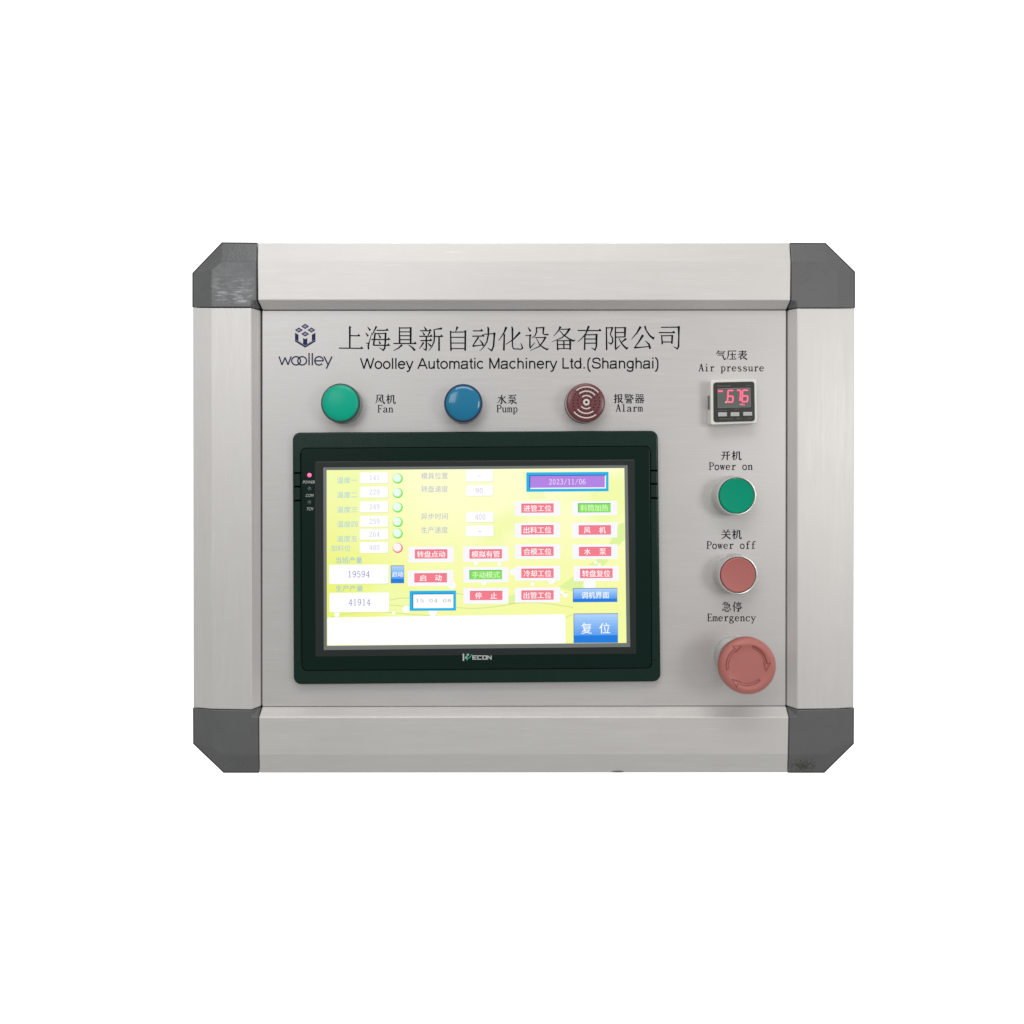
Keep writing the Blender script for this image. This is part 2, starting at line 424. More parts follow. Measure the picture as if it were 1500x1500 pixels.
# ------------------------------------------------------------------ lettering
def tri(mb, x, y, k, h, m, o, s):
    pts = [(x - 52 * k, y - 3 * k), (x - 24 * k, y - 33 * k), (x + 4 * k, y + 7 * k), (x - 20 * k, y + 5 * k)]
    mb.poly([(o[0] + a / s, o[1] + (b) / s) for a, b in pts], h, m)
TITLE = [
 # origin x, scale, strokes: H = level stroke with its small wedge, otherwise (x, y, width) lists
 (490, 10.714, [[(232,80,10),(240,112,28),(240,430,24)], [(236,88,16),(268,106,5)], ('H',250,232,405,235), ('H',70,427,452,432)]),
 (490, 10.714, [[(518,95,8),(562,150,32)], [(488,185,8),(528,240,30)], [(590,180,7),(548,320,14),(530,390,24),(535,448,22)], [(492,348,6),(532,354,18)],
   [(660,85,26),(645,112,24),(590,225,8)], ('H',660,148,850,148), [(640,185,16),(636,210,24),(612,388,24)], [(640,200,15),(805,196,15)],
   [(802,185,28),(797,330,24),(788,425,24),(765,462,20),(705,420,6)], [(690,205,8),(722,268,30)], [(695,310,8),(718,362,28)], ('H',580,292,875,292), ('H',612,382,870,384)]),
 (490, 10.714, [[(1018,95,16),(1022,350,26)], [(1196,98,30),(1195,350,26)], [(1022,112,16),(1195,110,16)], [(1022,172,15),(1195,172,15)], [(1022,233,15),(1195,233,15)], [(1022,295,15),(1195,295,15)],
   ('H',925,354,1290,357), [(1062,375,28),(1000,430,18),(925,470,6)], [(1160,378,8),(1215,412,22),(1262,465,32)]]),
 (610, 10.714, [[(120,90,8),(155,145,30)], ('H',58,155,240,155), [(95,170,8),(128,225,28)], [(212,170,28),(175,240,8)], ('H',45,242,255,242), ('H',62,310,250,308),
   [(155,245,22),(155,425,24),(148,460,20),(100,430,6)], [(112,338,26),(75,400,16),(42,440,6)], [(180,345,8),(228,400,30)],
   [(402,118,32),(335,127,16),(268,137,9)], [(276,130,18),(283,200,22),(278,320,20),(240,410,14),(192,470,6)], ('H',285,242,418,245), [(355,250,22),(355,470,26)]]),
 (610, 10.714, [[(645,92,36),(615,168,8)], [(536,155,20),(542,470,24)], [(545,178,15),(765,174,15)], [(768,150,34),(768,180,26),(765,470,26)], [(545,258,15),(765,258,15)], [(545,348,15),(765,348,15)], [(545,435,15),(765,435,15)]]),
 (610, 10.714, [('H',885,157,1048,157), ('H',875,240,1070,238), [(975,252,26),(885,390,14)], [(880,396,26),(960,388,15),(1050,374,12)], [(990,295,8),(1035,350,24),(1050,395,26)],
   [(1118,92,14),(1130,122,28),(1128,220,22),(1105,330,20),(1050,420,14),(990,472,6)], [(1060,210,13),(1225,200,15)], [(1226,184,34),(1220,260,24),(1210,400,24),(1180,468,22),(1115,422,6)]]),
 (725, 10.714, [[(180,96,36),(140,190,20),(58,312,8)], [(148,205,22),(140,465,28)], [(263,88,14),(275,122,28),(275,300,20),(275,400,18),(292,438,16),(410,445,17),(435,425,22),(405,345,8)], [(394,178,34),(290,290,18),(168,370,8)]]),
 (725, 10.714, [[(518,98,8),(560,165,32)], [(478,232,13),(550,229,13)], [(562,214,28),(550,250,22),(548,400,22),(555,425,20),(630,335,8)], [(650,98,18),(655,170,20),(630,230,16),(578,272,8)],
   [(655,110,15),(760,105,17)], [(766,95,28),(755,190,20),(772,215,15),(840,215,26)], [(622,262,13),(795,260,15)], [(797,250,30),(765,310,22),(700,400,16),(550,468,6)], [(650,272,8),(700,370,16),(760,420,20),(820,450,24),(845,432,6)]]),
 (725, 10.714, [[(1030,88,34),(1000,150,18),(920,242,8)], [(1030,132,13),(1165,130,15)], [(1177,118,34),(1120,200,22),(1050,265,16),(890,332,6)], [(1015,150,8),(1070,215,16),(1160,280,20),(1230,315,26),(1265,298,6)],
   [(978,302,18),(985,460,24)], [(985,312,13),(1180,308,15)], [(1181,300,30),(1182,455,24)], [(985,372,13),(1180,371,13)], [(985,435,13),(1180,435,13)], [(1082,310,20),(1082,435,20)]]),
 (845, 9.0909, [[(160,68,28),(120,170,16),(60,240,12),(8,280,6)], ('H',10,128,328,130), [(108,178,18),(103,388,20)], [(115,186,13),(258,183,14)], [(262,174,28),(260,340,20),(242,388,18),(195,358,6)], [(108,242,13),(255,241,13)], [(108,298,13),(255,296,13)]]),
 (845, 9.0909, [[(393,80,16),(397,388,20)], [(397,94,13),(475,90,14)], [(477,82,26),(445,180,12),(475,230,16),(478,280,18),(455,308,18),(412,285,6)], [(513,78,16),(515,360,20),(520,378,18),(580,320,6)],
   [(515,92,13),(640,90,13)], [(643,82,28),(640,215,20)], [(515,155,13),(640,154,13)], [(515,216,13),(640,213,13)], [(657,236,28),(590,290,8)], [(560,230,8),(590,290,16),(630,340,20),(665,370,24),(685,352,6)]]),
 (845, 9.0909, [[(850,76,30),(800,160,18),(728,245,6)], [(905,68,24),(925,130,16),(975,200,20),(1020,235,26),(1035,215,6)], [(882,188,30),(825,280,18),(772,350,10)], [(762,357,24),(850,352,14),(975,340,12)], [(912,265,8),(960,310,22),(978,372,26)]]),
 (845, 9.0909, [[(1120,86,13),(1350,84,14)], [(1357,70,30),(1358,200,18),(1355,340,20),(1338,372,18),(1285,342,6)], ('H',1090,155,1310,157), [(1128,186,14),(1138,312,20)], [(1138,199,13),(1268,196,14)], [(1272,188,24),(1265,305,20)], [(1138,281,13),(1265,281,13)]]),
]
for ox, s, strokes in TITLE:
    t = MB()
    h = 0.06
    for k, st in enumerate(strokes):
        h += 0.006
        if st[0] == 'H':
            _, x0, y0, x1, y1 = st; kk = s / 10.714
            t.ribbon([((x0) / s + ox, y0 / s + 470, 18 * kk / s), ((x1 - 12 * kk) / s + ox, y1 / s + 470, 18 * kk / s)], h, INK)
            h += 0.006
            tri(t, x1, y1, kk, h, INK, (ox, 470), s)
        else:
            t.ribbon([(x / s + ox, y / s + 470, wd * 1.07 / s) for x, y, wd in st], h, INK)
    link('chinese_character', t, plate, fix=False)

# small Chinese captions, drawn on a 100 x 100 grid
def B(x0, y0, x1, y1, w_=6):
    return [[(x0, y0 - 2, w_ + 1), (x0, y1 + 2, w_ + 1)], [(x0, y0, w_ - 1), (x1, y0, w_ - 1)], [(x1, y0 - 2, w_ + 1), (x1, y1 + 2, w_ + 1)], [(x0, y1 - 2, w_ - 1), (x1, y1 - 2, w_ - 1)]]
def h_(x0, y, x1): return ('H', x0, y, x1)
HAN = {
 '开': [h_(12,15,90), h_(4,48,96), [(35,15,9),(35,50,9),(28,75,8),(8,98,4)], [(67,15,10),(67,98,10)]],
 '机': [h_(3,28,44), [(24,3,10),(24,98,10)], [(24,32,6),(14,58,6),(3,72,3)], [(28,40,4),(39,56,11)], [(55,12,9),(55,50,9),(50,78,8),(36,96,4)], [(55,14,6),(80,14,7)], [(80,10,11),(80,82,9),(84,92,8),(97,92,9),(98,76,4)]],
 '关': [[(25,3,4),(37,20,11)], [(75,3,11),(60,24,5)], h_(12,27,90), h_(4,52,96), [(50,27,9),(50,52,9),(40,75,9),(5,97,4)], [(50,54,5),(66,76,9),(95,96,12)]],
 '急': [[(38,2,10),(25,15,8),(5,30,4)], [(34,12,6),(62,12,8),(52,24,5)], [(22,27,5),(78,27,7)], [(78,25,9),(78,56,9)], [(22,41,5),(76,41,5)], [(20,56,5),(76,56,5)], [(16,68,6),(8,90,11)], [(32,65,8),(32,86,8),(38,94,8),(68,94,9),(70,80,4)], [(50,62,4),(58,74,10)], [(78,64,4),(92,82,11)]],
 '停': [[(28,2,11),(18,32,8),(3,52,4)], [(20,35,9),(20,98,9)], [(60,2,4),(67,12,10)], h_(36,17,97)] + B(48,27,82,41) + [[(36,50,9),(36,62,4)], [(36,52,5),(97,52,6),(90,62,5)], h_(42,68,92), [(66,68,10),(66,90,10),(60,97,9),(50,90,4)]],
 '风': [[(20,8,9),(20,55,9),(5,97,4)], [(20,10,6),(76,10,7)], [(76,8,11),(76,60,9),(84,88,9),(95,96,9),(97,78,4)], [(62,24,9),(48,52,7),(28,78,4)], [(32,32,4),(50,56,9),(64,80,10)]],
 '水': [[(50,2,10),(50,88,10),(44,97,9),(33,88,4)], [(8,32,6),(38,32,8),(28,65,7),(5,88,4)], [(88,20,10),(58,45,4)], [(52,30,4),(66,62,9),(96,90,12)]],
 '泵': [h_(10,8,92), [(45,8,8),(30,26,6),(8,40,4)], [(30,24,6),(30,42,7)], [(30,26,5),(76,26,5)], [(76,24,8),(76,44,8)], [(30,41,5),(76,41,5)], [(50,50,9),(50,90,9),(44,97,8),(36,90,4)], [(12,60,6),(38,60,8),(28,78,7),(5,92,4)], [(86,52,10),(58,66,4)], [(52,56,4),(68,78,9),(96,94,12)]],
 '气': [[(28,2,10),(18,22,8),(3,40,4)], h_(22,18,94), h_(22,34,82), [(16,50,6),(72,50,7)], [(72,48,10),(74,75,9),(86,95,9),(97,92,8),(97,76,3)]],
 '压': [[(12,8,6),(96,8,8)], [(16,8,9),(16,55,9),(3,97,4)], h_(28,46,94), h_(20,92,98), [(56,22,9),(56,92,9)], [(70,60,4),(82,76,11)]],
 '表': [h_(12,14,90), h_(18,30,84), h_(4,46,96), [(50,2,9),(50,46,9)], [(48,46,8),(30,64,7),(3,78,4)], [(32,62,8),(32,93,8),(54,82,4)], [(44,48,4),(62,76,9),(96,96,12)], [(82,54,10),(62,70,4)]],
 '报': [h_(3,26,44), [(22,3,10),(22,90,10),(16,97,9),(6,90,4)], [(3,62,7),(40,48,6)], [(50,8,9),(50,98,9)], [(50,10,6),(84,10,8),(82,32,8),(70,30,5)], [(50,46,5),(88,46,8),(76,72,8),(50,96,4)], [(58,50,4),(72,78,9),(96,96,12)]],
 '警': [[(5,10,5),(50,10,5)], [(18,3,6),(18,16,6)], [(36,3,6),(36,16,6)], [(14,16,6),(5,30,4)], [(12,24,5),(46,24,6),(42,44,7)]] + B(14,33,30,43,5) + [[(62,3,8),(52,24,4)], [(58,14,5),(95,14,6)], [(84,14,7),(72,36,6),(54,46,4)], [(60,20,4),(76,38,7),(96,46,8)], h_(5,56,96), [(25,65,5),(75,65,5)], [(25,74,5),(75,74,5)]] + B(26,83,76,99,6),
 '器': B(16,7,42,33) + B(58,7,84,33) + B(16,70,42,97) + B(58,70,84,97) + [h_(4,50,97), [(50,36,8),(40,56,7),(5,72,4)], [(52,50,4),(66,62,8),(96,72,9)], [(66,38,3),(76,46,8)]],
}
def han(text, x0, y0, x1, y1, parent, material=INK, bold=1.22, hb=0.05):
    n = len(text); cw = (x1 - x0) / n
    mb = MB(); hmax = 0
    for i, ch in enumerate(text):
        h = hb; gx = x0 + i * cw + cw * 0.04; kx = cw * 0.92 / 100; ky = (y1 - y0) / 100
        T = lambda x, y: (gx + x * kx, y0 + y * ky)
        for st in HAN[ch]:
            h += 0.006
            if st[0] == 'H':
                mb.ribbon([(st[1], st[2], 6 * bold), (st[3] - 4, st[2], 6 * bold)], h, material, tr=T); h += 0.006
                mb.poly([T(st[3] - 16, st[2] - 2), T(st[3] - 7, st[2] - 12), T(st[3] + 2, st[2] + 3)], h, material)
            else:
                mb.ribbon([(a, b, c * bold) for a, b, c in st], h, material, tr=T)
    return mb
# Latin letters with thin slab ends on a 50-wide cell, baseline 0, capitals 66 high
def sf(a, b, y=1.5): return [(a, y, 4.5), (b, y, 4.5)]
RING = lambda cx, cy, rx, ry, w_=6, n=14: [(cx + rx * math.cos(2 * math.pi * i / n), cy + ry * math.sin(2 * math.pi * i / n), w_) for i in range(n + 1)]
LAT = {
 'A': [[(25,66,5),(9,0,5)], [(25,67,9),(42,0,9)], [(14,24,4),(36,24,4)], sf(2,16), sf(34,49)],
 'i': [[(25,57,9),(25,66,9)], [(13,40.5,4),(26,40.5,4)], [(26,42,8),(26,0,8)], sf(12,40)],
 'r': [[(8,40.5,4),(20,40.5,4)], [(20,42,8),(20,0,8)], sf(8,34), [(22,26,4),(29,38,6),(38,41,7),(44,35,9)]],
 'p': [[(3,40.5,4),(13,40.5,4)], [(14,42,8),(14,-18,8)], sf(4,26,-17), [(16,34,4),(26,42,5),(38,38,6),(43,21,8),(38,5,6),(27,0,5),(16,6,4)]],
 'e': [[(9,23,4),(42,23,4)], [(42,23,6),(40,34,6),(27,42,5),(13,36,7),(8,21,8),(13,6,7),(27,0,5),(42,9,4)]],
 's': [[(38,30,5),(36,38,4),(24,42,5),(13,38,6),(12,29,7),(24,23,8),(38,16,7),(39,7,7),(30,0,5),(20,0,4),(12,4,4),(10,13,5)]],
 'u': [[(3,40.5,4),(12,40.5,4)], [(12,42,8),(12,10,8),(20,1,6),(31,4,4),(38,12,4)], [(38,42,8),(38,0,8)], sf(38,48), [(29,40.5,4),(38,40.5,4)]],
 'F': [[(13,66,8),(13,0,8)], sf(4,25), [(4,64.5,4.5),(43,64.5,4.5)], [(44,66,5),(45,51,3)], [(13,34,4),(33,34,4)], [(33,42,4),(33,26,4)]],
 'a': [[(10,31,8),(15,39,6),(27,42,5),(36,35,8),(36,8,8),(40,1,6),(48,3,4)], [(36,26,4),(16,19,5),(8,9,8),(14,0,6),(24,1,4),(36,10,4)]],
 'n': [[(3,40.5,4),(13,40.5,4)], [(13,42,8),(13,0,8)], sf(3,23), [(15,32,4),(24,41,5),(34,40,7),(38,30,8),(38,0,8)], sf(29,48)],
 'P': [[(13,66,8),(13,0,8)], sf(4,25), [(4,64.5,4.5),(30,64.5,4.5),(41,59,6),(45,48,8),(41,37,6),(30,31,4.5),(13,31,4)]],
 'm': [[(2,40.5,4),(8,40.5,4)], [(8,42,7),(8,0,7)], [(8,34,4),(14,41,5),(21,40,6),(25,32,7),(25,0,7)], [(25,34,4),(31,41,5),(38,40,6),(42,32,7),(42,0,7)], sf(2,14), sf(20,31), sf(37,49)],
 'l': [[(13,64.5,4),(25,64.5,4)], [(25,67,8),(25,0,8)], sf(11,40)],
 'o': [RING(25,21,17.5,21,7)],
 'w': [[(8,42,8),(16,0,6)], [(16,0,4),(25,36,4)], [(25,42,8),(34,0,6)], [(34,0,4),(43,42,4)], sf(1,14,40.5), sf(19,31,40.5), sf(37,49,40.5)],
 'f': [[(22,0,8),(22,50,8),(27,62,6),(36,66,6),(43,60,9)], [(9,40.5,4.5),(38,40.5,4.5)], sf(9,37)],
 'E': [[(13,66,8),(13,0,8)], [(4,64.5,4.5),(42,64.5,4.5)], [(43,66,5),(44,53,3)], [(13,34,4),(32,34,4)], [(32,42,4),(32,26,4)], [(4,1.5,4.5),(43,1.5,4.5)], [(44,0,5),(46,15,3)]],
 'g': [RING(22,29,12,13,6), [(32,38,4),(45,42,7)], [(14,17,4),(9,10,6),(16,5,6),(34,4,7),(43,-3,7),(40,-14,6),(24,-19,5),(9,-15,6),(7,-6,6),(15,3,4)]],
 'c': [[(41,32,9),(36,40,6),(25,42,5),(12,36,7),(7,21,8),(12,6,7),(25,0,5),(36,3,4),(43,12,4)]],
 'y': [[(8,42,8),(26,4,7)], [(42,42,4),(26,4,4),(18,-16,6),(8,-16,9)], sf(1,17,40.5), sf(34,49,40.5)],
 '0': [RING(25,33,15,32,6,16)], '1': [[(13,56,5),(26,66,6)], [(26,66,7),(26,0,7)], sf(13,39)],
 '2': [[(10,50,7),(14,62,6),(25,66,5),(36,61,6),(39,50,7),(33,36,6),(10,4,5)], [(8,3,6),(41,3,6),(43,12,4)]],
 '3': [[(11,54,7),(19,65,5),(32,64,6),(38,52,7),(33,40,6),(20,36,5)], [(20,36,4),(35,33,5),(41,19,7),(36,5,6),(24,0,5),(12,3,5),(9,13,7)]],
 '4': [[(33,66,5),(7,20,5),(45,20,5)], [(33,66,7),(33,0,7)], sf(24,43)],
 '5': [[(39,64,6),(15,64,6),(12,36,5)], [(12,36,5),(24,42,5),(37,36,6),(41,21,7),(36,5,6),(24,0,5),(12,3,5),(9,13,7)]],
 '6': [[(38,57,7),(31,65,5),(19,60,6),(11,42,7),(9,20,7),(14,4,6),(26,0,5),(38,6,6),(41,20,7),(36,34,6),(25,39,5),(11,28,4)]],
 '8': [RING(25,49,13,16,6), RING(25,17,16,17,6)],
 '9': [[(12,9,7),(19,1,5),(31,6,6),(39,24,7),(41,46,7),(36,62,6),(24,66,5),(12,60,6),(9,46,7),(14,32,6),(25,27,5),(39,38,4)]],
 '/': [[(7,-6,5),(43,70,5)]], ':': [[(25,8,3),(25,11,3)], [(25,38,3),(25,41,3)]], '-': [[(12,30,6),(38,30,6)]], ' ': [],
}
def latin(text, x0, x1, base, cap, material=INK, bold=1.0, hb=0.05, mb=None, upto=66, slope=0.0):
    mb = mb or MB(); n = len(text); cw = (x1 - x0) / n; kx = cw / 50; ky = cap / upto
    for i, ch in enumerate(text):
        h = hb; gx = x0 + i * cw
        T = lambda x, y: (gx + x * kx, base - y * ky + (gx + x * kx - x0) * slope)
        for st in LAT[ch]:
            h += 0.006
            mb.ribbon([(a, b, c * bold) for a, b, c in st], h, material, tr=T)
    return mb
CAPTIONS = [('风机', 549, 577.3, 580, 591.8, 'Fan', 552.6, 576.4, 604.0, 10.6), ('水泵', 727.3, 578, 758, 592, 'Pump', 727, 758.6, 603.8, 10.6),
            ('报警器', 898, 576.8, 944.6, 590.6, 'Alarm', 901.6, 942, 602.8, 10.6), ('气压表', 1048, 513, 1095.6, 527.2, 'Air pressure', 1023, 1119.6, 543.8, 10.8),
            ('开机', 1055, 660, 1086.6, 674.4, 'Power on', 1038, 1103, 688.2, 10.8), ('关机', 1055.6, 775.4, 1087, 790, 'Power off', 1034.6, 1107.6, 803.8, 10.8),
            ('急停', 1056.8, 881.4, 1087.4, 896.2, 'Emergency', 1035.6, 1107.6, 909.9, 10.8)]
for c, a, b, x, y, l, lx0, lx1, ba, cp in CAPTIONS:
    link('chinese_caption', han(c, a, b, x, y, plate), plate, fix=False)
    link('english_caption', latin(l, lx0, lx1, ba, cp, bold=1.22), plate, fix=False)

# the company name in plain upright letters, 1000 units to the em
def arc(cx, cy, rx, ry, a0, a1, n=18): return [(cx + rx * math.cos(math.radians(a0 + (a1 - a0) * i / n)), cy + ry * math.sin(math.radians(a0 + (a1 - a0) * i / n))) for i in range(n + 1)]
def chaikin(p, k=2):
    for _ in range(k):
        q = [p[0]]
        for a, b in zip(p, p[1:]):
            q += [(a[0] * .75 + b[0] * .25, a[1] * .75 + b[1] * .25), (a[0] * .25 + b[0] * .75, a[1] * .25 + b[1] * .75)]
        p = q + [p[-1]]
    return p
SANS = {
 'W': (944, [[(35,716),(255,20)], [(255,20),(472,700)], [(472,700),(690,20)], [(690,20),(910,716)]]), 'o': (556, [arc(278,260,213,226,0,360,28)]), 'l': (222, [[(111,0),(111,716)]]),
 'e': (556, [[(65,278),(488,278)], arc(278,260,213,226,3,325,26)]), 'y': (500, [[(30,519),(252,15)], chaikin([(470,519),(262,0),(215,-120),(140,-168),(62,-160)])]), ' ': (278, []),
 'A': (667, [[(28,0),(333,700)], [(333,700),(640,0)], [(130,225),(536,225)]]), 'u': (556, [chaikin([(110,519),(110,200),(125,70),(230,35),(350,55),(447,190)]), [(447,519),(447,0)]]),
 't': (278, [chaikin([(135,670),(135,110),(150,42),(262,42)]), [(20,480),(255,480)]]),
 'm': (833, [[(110,0),(110,519)], [(110,330)] + arc(262,345,150,135,170,0,10) + [(412,0)], [(412,330)] + arc(567,345,150,135,170,0,10) + [(717,0)]]),
 'a': (556, [chaikin([(72,365),(105,485),(270,490),(430,480),(430,350),(430,110),(440,30),(490,12)]), chaikin([(430,295),(290,262),(60,250),(50,120),(70,30),(220,30),(400,60),(430,210)])]),
 'i': (222, [[(111,0),(111,519)], [(111,622),(111,716)]]), 'c': (500, [arc(268,260,206,226,42,318,22)]), 'M': (833, [[(118,0),(118,716)], [(118,700),(416,25)], [(416,25),(715,700)], [(715,0),(715,716)]]),
 'h': (556, [[(110,0),(110,716)], [(110,320)] + arc(278,335,168,145,170,0,12) + [(446,0)]]), 'n': (556, [[(110,0),(110,519)], [(110,320)] + arc(278,335,168,145,170,0,12) + [(446,0)]]),
 'r': (333, [[(110,0),(110,519)], chaikin([(110,300),(150,440),(220,482),(322,458)])]), 'L': (556, [[(118,716),(118,0)], [(118,42),(520,42)]]), 'd': (556, [arc(272,260,206,226,0,360,28), [(450,0),(450,716)]]),
 '.': (278, [[(138,0),(138,98)]]), '(': (333, [chaikin([(275,730),(110,540),(110,-20),(275,-210)])]), ')': (333, [chaikin([(58,730),(223,540),(223,-20),(58,-210)])]),
 'S': (667, [chaikin([(572,500),(560,620),(440,680),(300,684),(150,650),(110,530),(140,430),(330,385),(520,340),(610,240),(580,90),(430,36),(300,36),(120,70),(75,235)])]),
 'g': (556, [arc(272,265,205,218,0,360,28), chaikin([(450,519),(450,0),(430,-130),(270,-185),(110,-150),(72,-55)])]),
}
NAME = 'Woolley Automatic Machinery Ltd.(Shanghai)'
tot = sum(SANS[c][0] for c in NAME); kx = (966 - 527.5) / tot; ky = 16.0 / 716
x = 527.5
for word in NAME.split(' '):
    t = MB()
    for ch in word:
        wd, sts = SANS[ch]; gx = x
        T = lambda a, b: (gx + a * kx, 540.2 - b * ky - 0.0016 * (gx - 700))
        hh = 0.06
        for st in sts:
            hh += 0.008
            t.ribbon([(a, b, 94) for a, b in st], hh, INK, tr=T, closed=(len(st) == 29))
        x += wd * kx
    x += SANS[' '][0] * kx
    link('company_name_word', t, plate, fix=False)

# the maker's mark
lg = MB()
TL = lambda a, b: (390 + a / 6.522, 460 + b / 6.522)
for cx, cy in ((372, 118), (312, 153), (432, 153), (372, 190)):
    lg.poly([TL(cx - 38, cy), TL(cx, cy - 25), TL(cx + 38, cy), TL(cx, cy + 25)], 0.06, BLUEINK)
    lg.poly([TL(cx - 21, cy), TL(cx, cy - 13), TL(cx + 21, cy), TL(cx, cy + 13)], 0.08, LILAC)
LP = [(275, 178), (308, 198), (308, 258), (352, 284), (352, 228), (372, 240), (392, 228), (392, 284), (436, 258), (436, 198), (470, 178), (470, 262), (372, 322), (275, 262)]
lg.poly([TL(*LP[i]) for i in (0, 1, 2, 13)], 0.062, BLUEINK); lg.poly([TL(*LP[i]) for i in (13, 2, 3, 12)], 0.064, BLUEINK)
lg.poly([TL(*LP[i]) for i in (3, 4, 5, 6, 7, 12)], 0.066, BLUEINK); lg.poly([TL(*LP[i]) for i in (12, 7, 8, 11)], 0.068, BLUEINK); lg.poly([TL(*LP[i]) for i in (11, 8, 9, 10)], 0.070, BLUEINK)
lg.ribbon([(282, 248, 4), (372, 303, 4), (463, 248, 4)], 0.085, LILAC, tr=TL)
link('cube_emblem', lg, plate, 'navy cube emblem above the name', fix=False)
lw = MB(); hh = 0.06
for st in ([[(122, 405), (150, 486)], [(150, 486), (180, 415)], [(180, 415), (208, 486)], [(208, 486), (238, 405)]], [arc(285, 447, 42, 40, 0, 360, 28)], [arc(343, 447, 42, 40, 0, 360, 28)], [[(409, 372), (409, 490)]], [[(440, 372), (440, 490)]],
           [[(463, 447), (546, 447)], arc(504, 447, 41, 40, 0, -318, 24)], [[(552, 405), (592, 488)], [(628, 405), (574, 522)]]):
    for s_ in st:
        hh += 0.008
        lw.ribbon([(a, b, 12.5) for a, b in s_], hh, BLUEINK, tr=TL, closed=(len(s_) == 29))
link('logo_word', lw, plate, 'thin navy rounded lettering under the cube emblem', fix=False)

# ------------------------------------------------------------------ font text (fallback face covers Chinese)
def font_rings(text, bold=0.0):
    c = bpy.data.curves.new('text_tmp', 'FONT'); c.body = text; c.size = 1; c.offset = bold; c.resolution_u = 2
    o = bpy.data.objects.new('text_tmp', c); COL.objects.link(o)
    dg = bpy.context.evaluated_depsgraph_get()
    me = bpy.data.meshes.new_from_object(o.evaluated_get(dg))
    vs = [tuple(v.co) for v in me.vertices]; fs = [list(p.vertices) for p in me.polygons]
    bpy.data.objects.remove(o); bpy.data.curves.remove(c); bpy.data.meshes.remove(me)
    return vs, fs
FC = {}
def ftext(mb, text, x0, y0, x1, y1, h, material, bold=0.0, slope=0.0, fitx=True, shear=0.0):
    if text not in FC: FC[text] = font_rings(text)
    vs, fs = FC[text]
    if bold:
        ftext(mb, text, x0 + bold * 12, y0, x1 + bold * 12, y1, h + 0.012, material, 0, slope, fitx, shear)
        x0 -= bold * 12; x1 -= bold * 12
    if not vs: return
    a0 = min(v[0] for v in vs); a1 = max(v[0] for v in vs); b0 = min(v[1] for v in vs); b1 = max(v[1] for v in vs)
    kx = (x1 - x0) / (a1 - a0); ky = (y1 - y0) / (b1 - b0)
    P = []
    for v in vs:
        px = x0 + (v[0] - a0) * kx + shear * (v[1] - b0) * ky; py = y1 - (v[1] - b0) * ky
        P.append(at(px, py + slope * (px - x0), h))
    mb.add(P, fs, material)

# ------------------------------------------------------------------ touch screen
ts = bpy.data.objects.new('touch_screen', None); COL.objects.link(ts); ts.parent = panel
ORIG['touch_screen'] = at(698, 1000, 0); ts.location = ORIG['touch_screen'] - ORIG['control_panel']
ts['label'] = 'black framed touch screen with a bright yellow-green display full of pink, green and blue keys'
def sub(name, mb, label=None, **k): return link(name, mb, ts, label, **k)

ob = MB(); ob.slab(rquad((428.8, 633.6), (963.6, 630.8), (967.6, 998.2), (430.2, 1002.4), 11, 8), 0.0, 5.2, BLK, 1.1, 4)
sub('outer_bezel', ob, 'outer frame of the touch screen')
# raised side pieces left and right of the groove, and the long top and bottom pieces
def strip(quad, h0, h1, m, r=1.2, bev=0.35): 
    q = MB(); q.slab(rquad(*quad, r, 4), h0, h1, m, bev, 3); return q
GAP_SHADE = mat('matt_black_gap_shade', (0.0008, 0.001, 0.001), 0.95, spec=0.0)  # matt black strips paint the shade inside the bezel gaps
sb = MB(); sb.slab(rquad((440.0, 656.0), (952.8, 653.0), (955.4, 979), (442, 982.6), 7.6, 6), 4.6, 5.35, GAP_SHADE, 0.05, 1)
for k, (x0, x1, ys) in enumerate(((430.6, 440.4, (693, 713, 733.4)), (953, 963.4, (689.5, 709, 729.6)))):
    for y in ys: sb.poly([(x0, y - 1.1), (x1, y - 1.1), (x1, y + 1.1), (x0, y + 1.1)], 5.3, GAP_SHADE)
sub('gap_shade', sb, 'painted dark shade of the gap between outer frame and inner frame')
segsL = [(664, 692), (694.2, 711.8), (714.4, 732.2), (734.8, 970)]
for a, b in segsL:
    sub('side_piece', strip(((431.6, a), (439.6, a), (439.9 + (b - a) * .004, b), (432 + (b - a) * .003, b)), 5.0, 5.9, BLK))
for a, b in [(660, 688.4), (690.8, 707.8), (710.4, 728.4), (731, 966)]:
    sub('side_piece', strip(((953.4, a), (962.0, a), (962.4 + (b - a) * .009, b), (953.6 + (b - a) * .006, b)), 5.0, 5.9, BLK))
ib = MB(); ib.slab(rquad((441, 657), (951.8, 654), (954.4, 978), (443, 981.6), 7, 6), 4.6, 6.3, BLK2, 0.4, 3)
sub('inner_bezel', ib, 'raised inner frame around the glass')
gp = MB(); gp.slab(rquad((461, 676.6), (929.8, 673.6), (932, 957.6), (462.2, 961.8), 1.5, 3), 6.0, 6.5, GLS, 0.1, 2)
sub('glass_pane', gp, 'dark glossy glass border around the display')
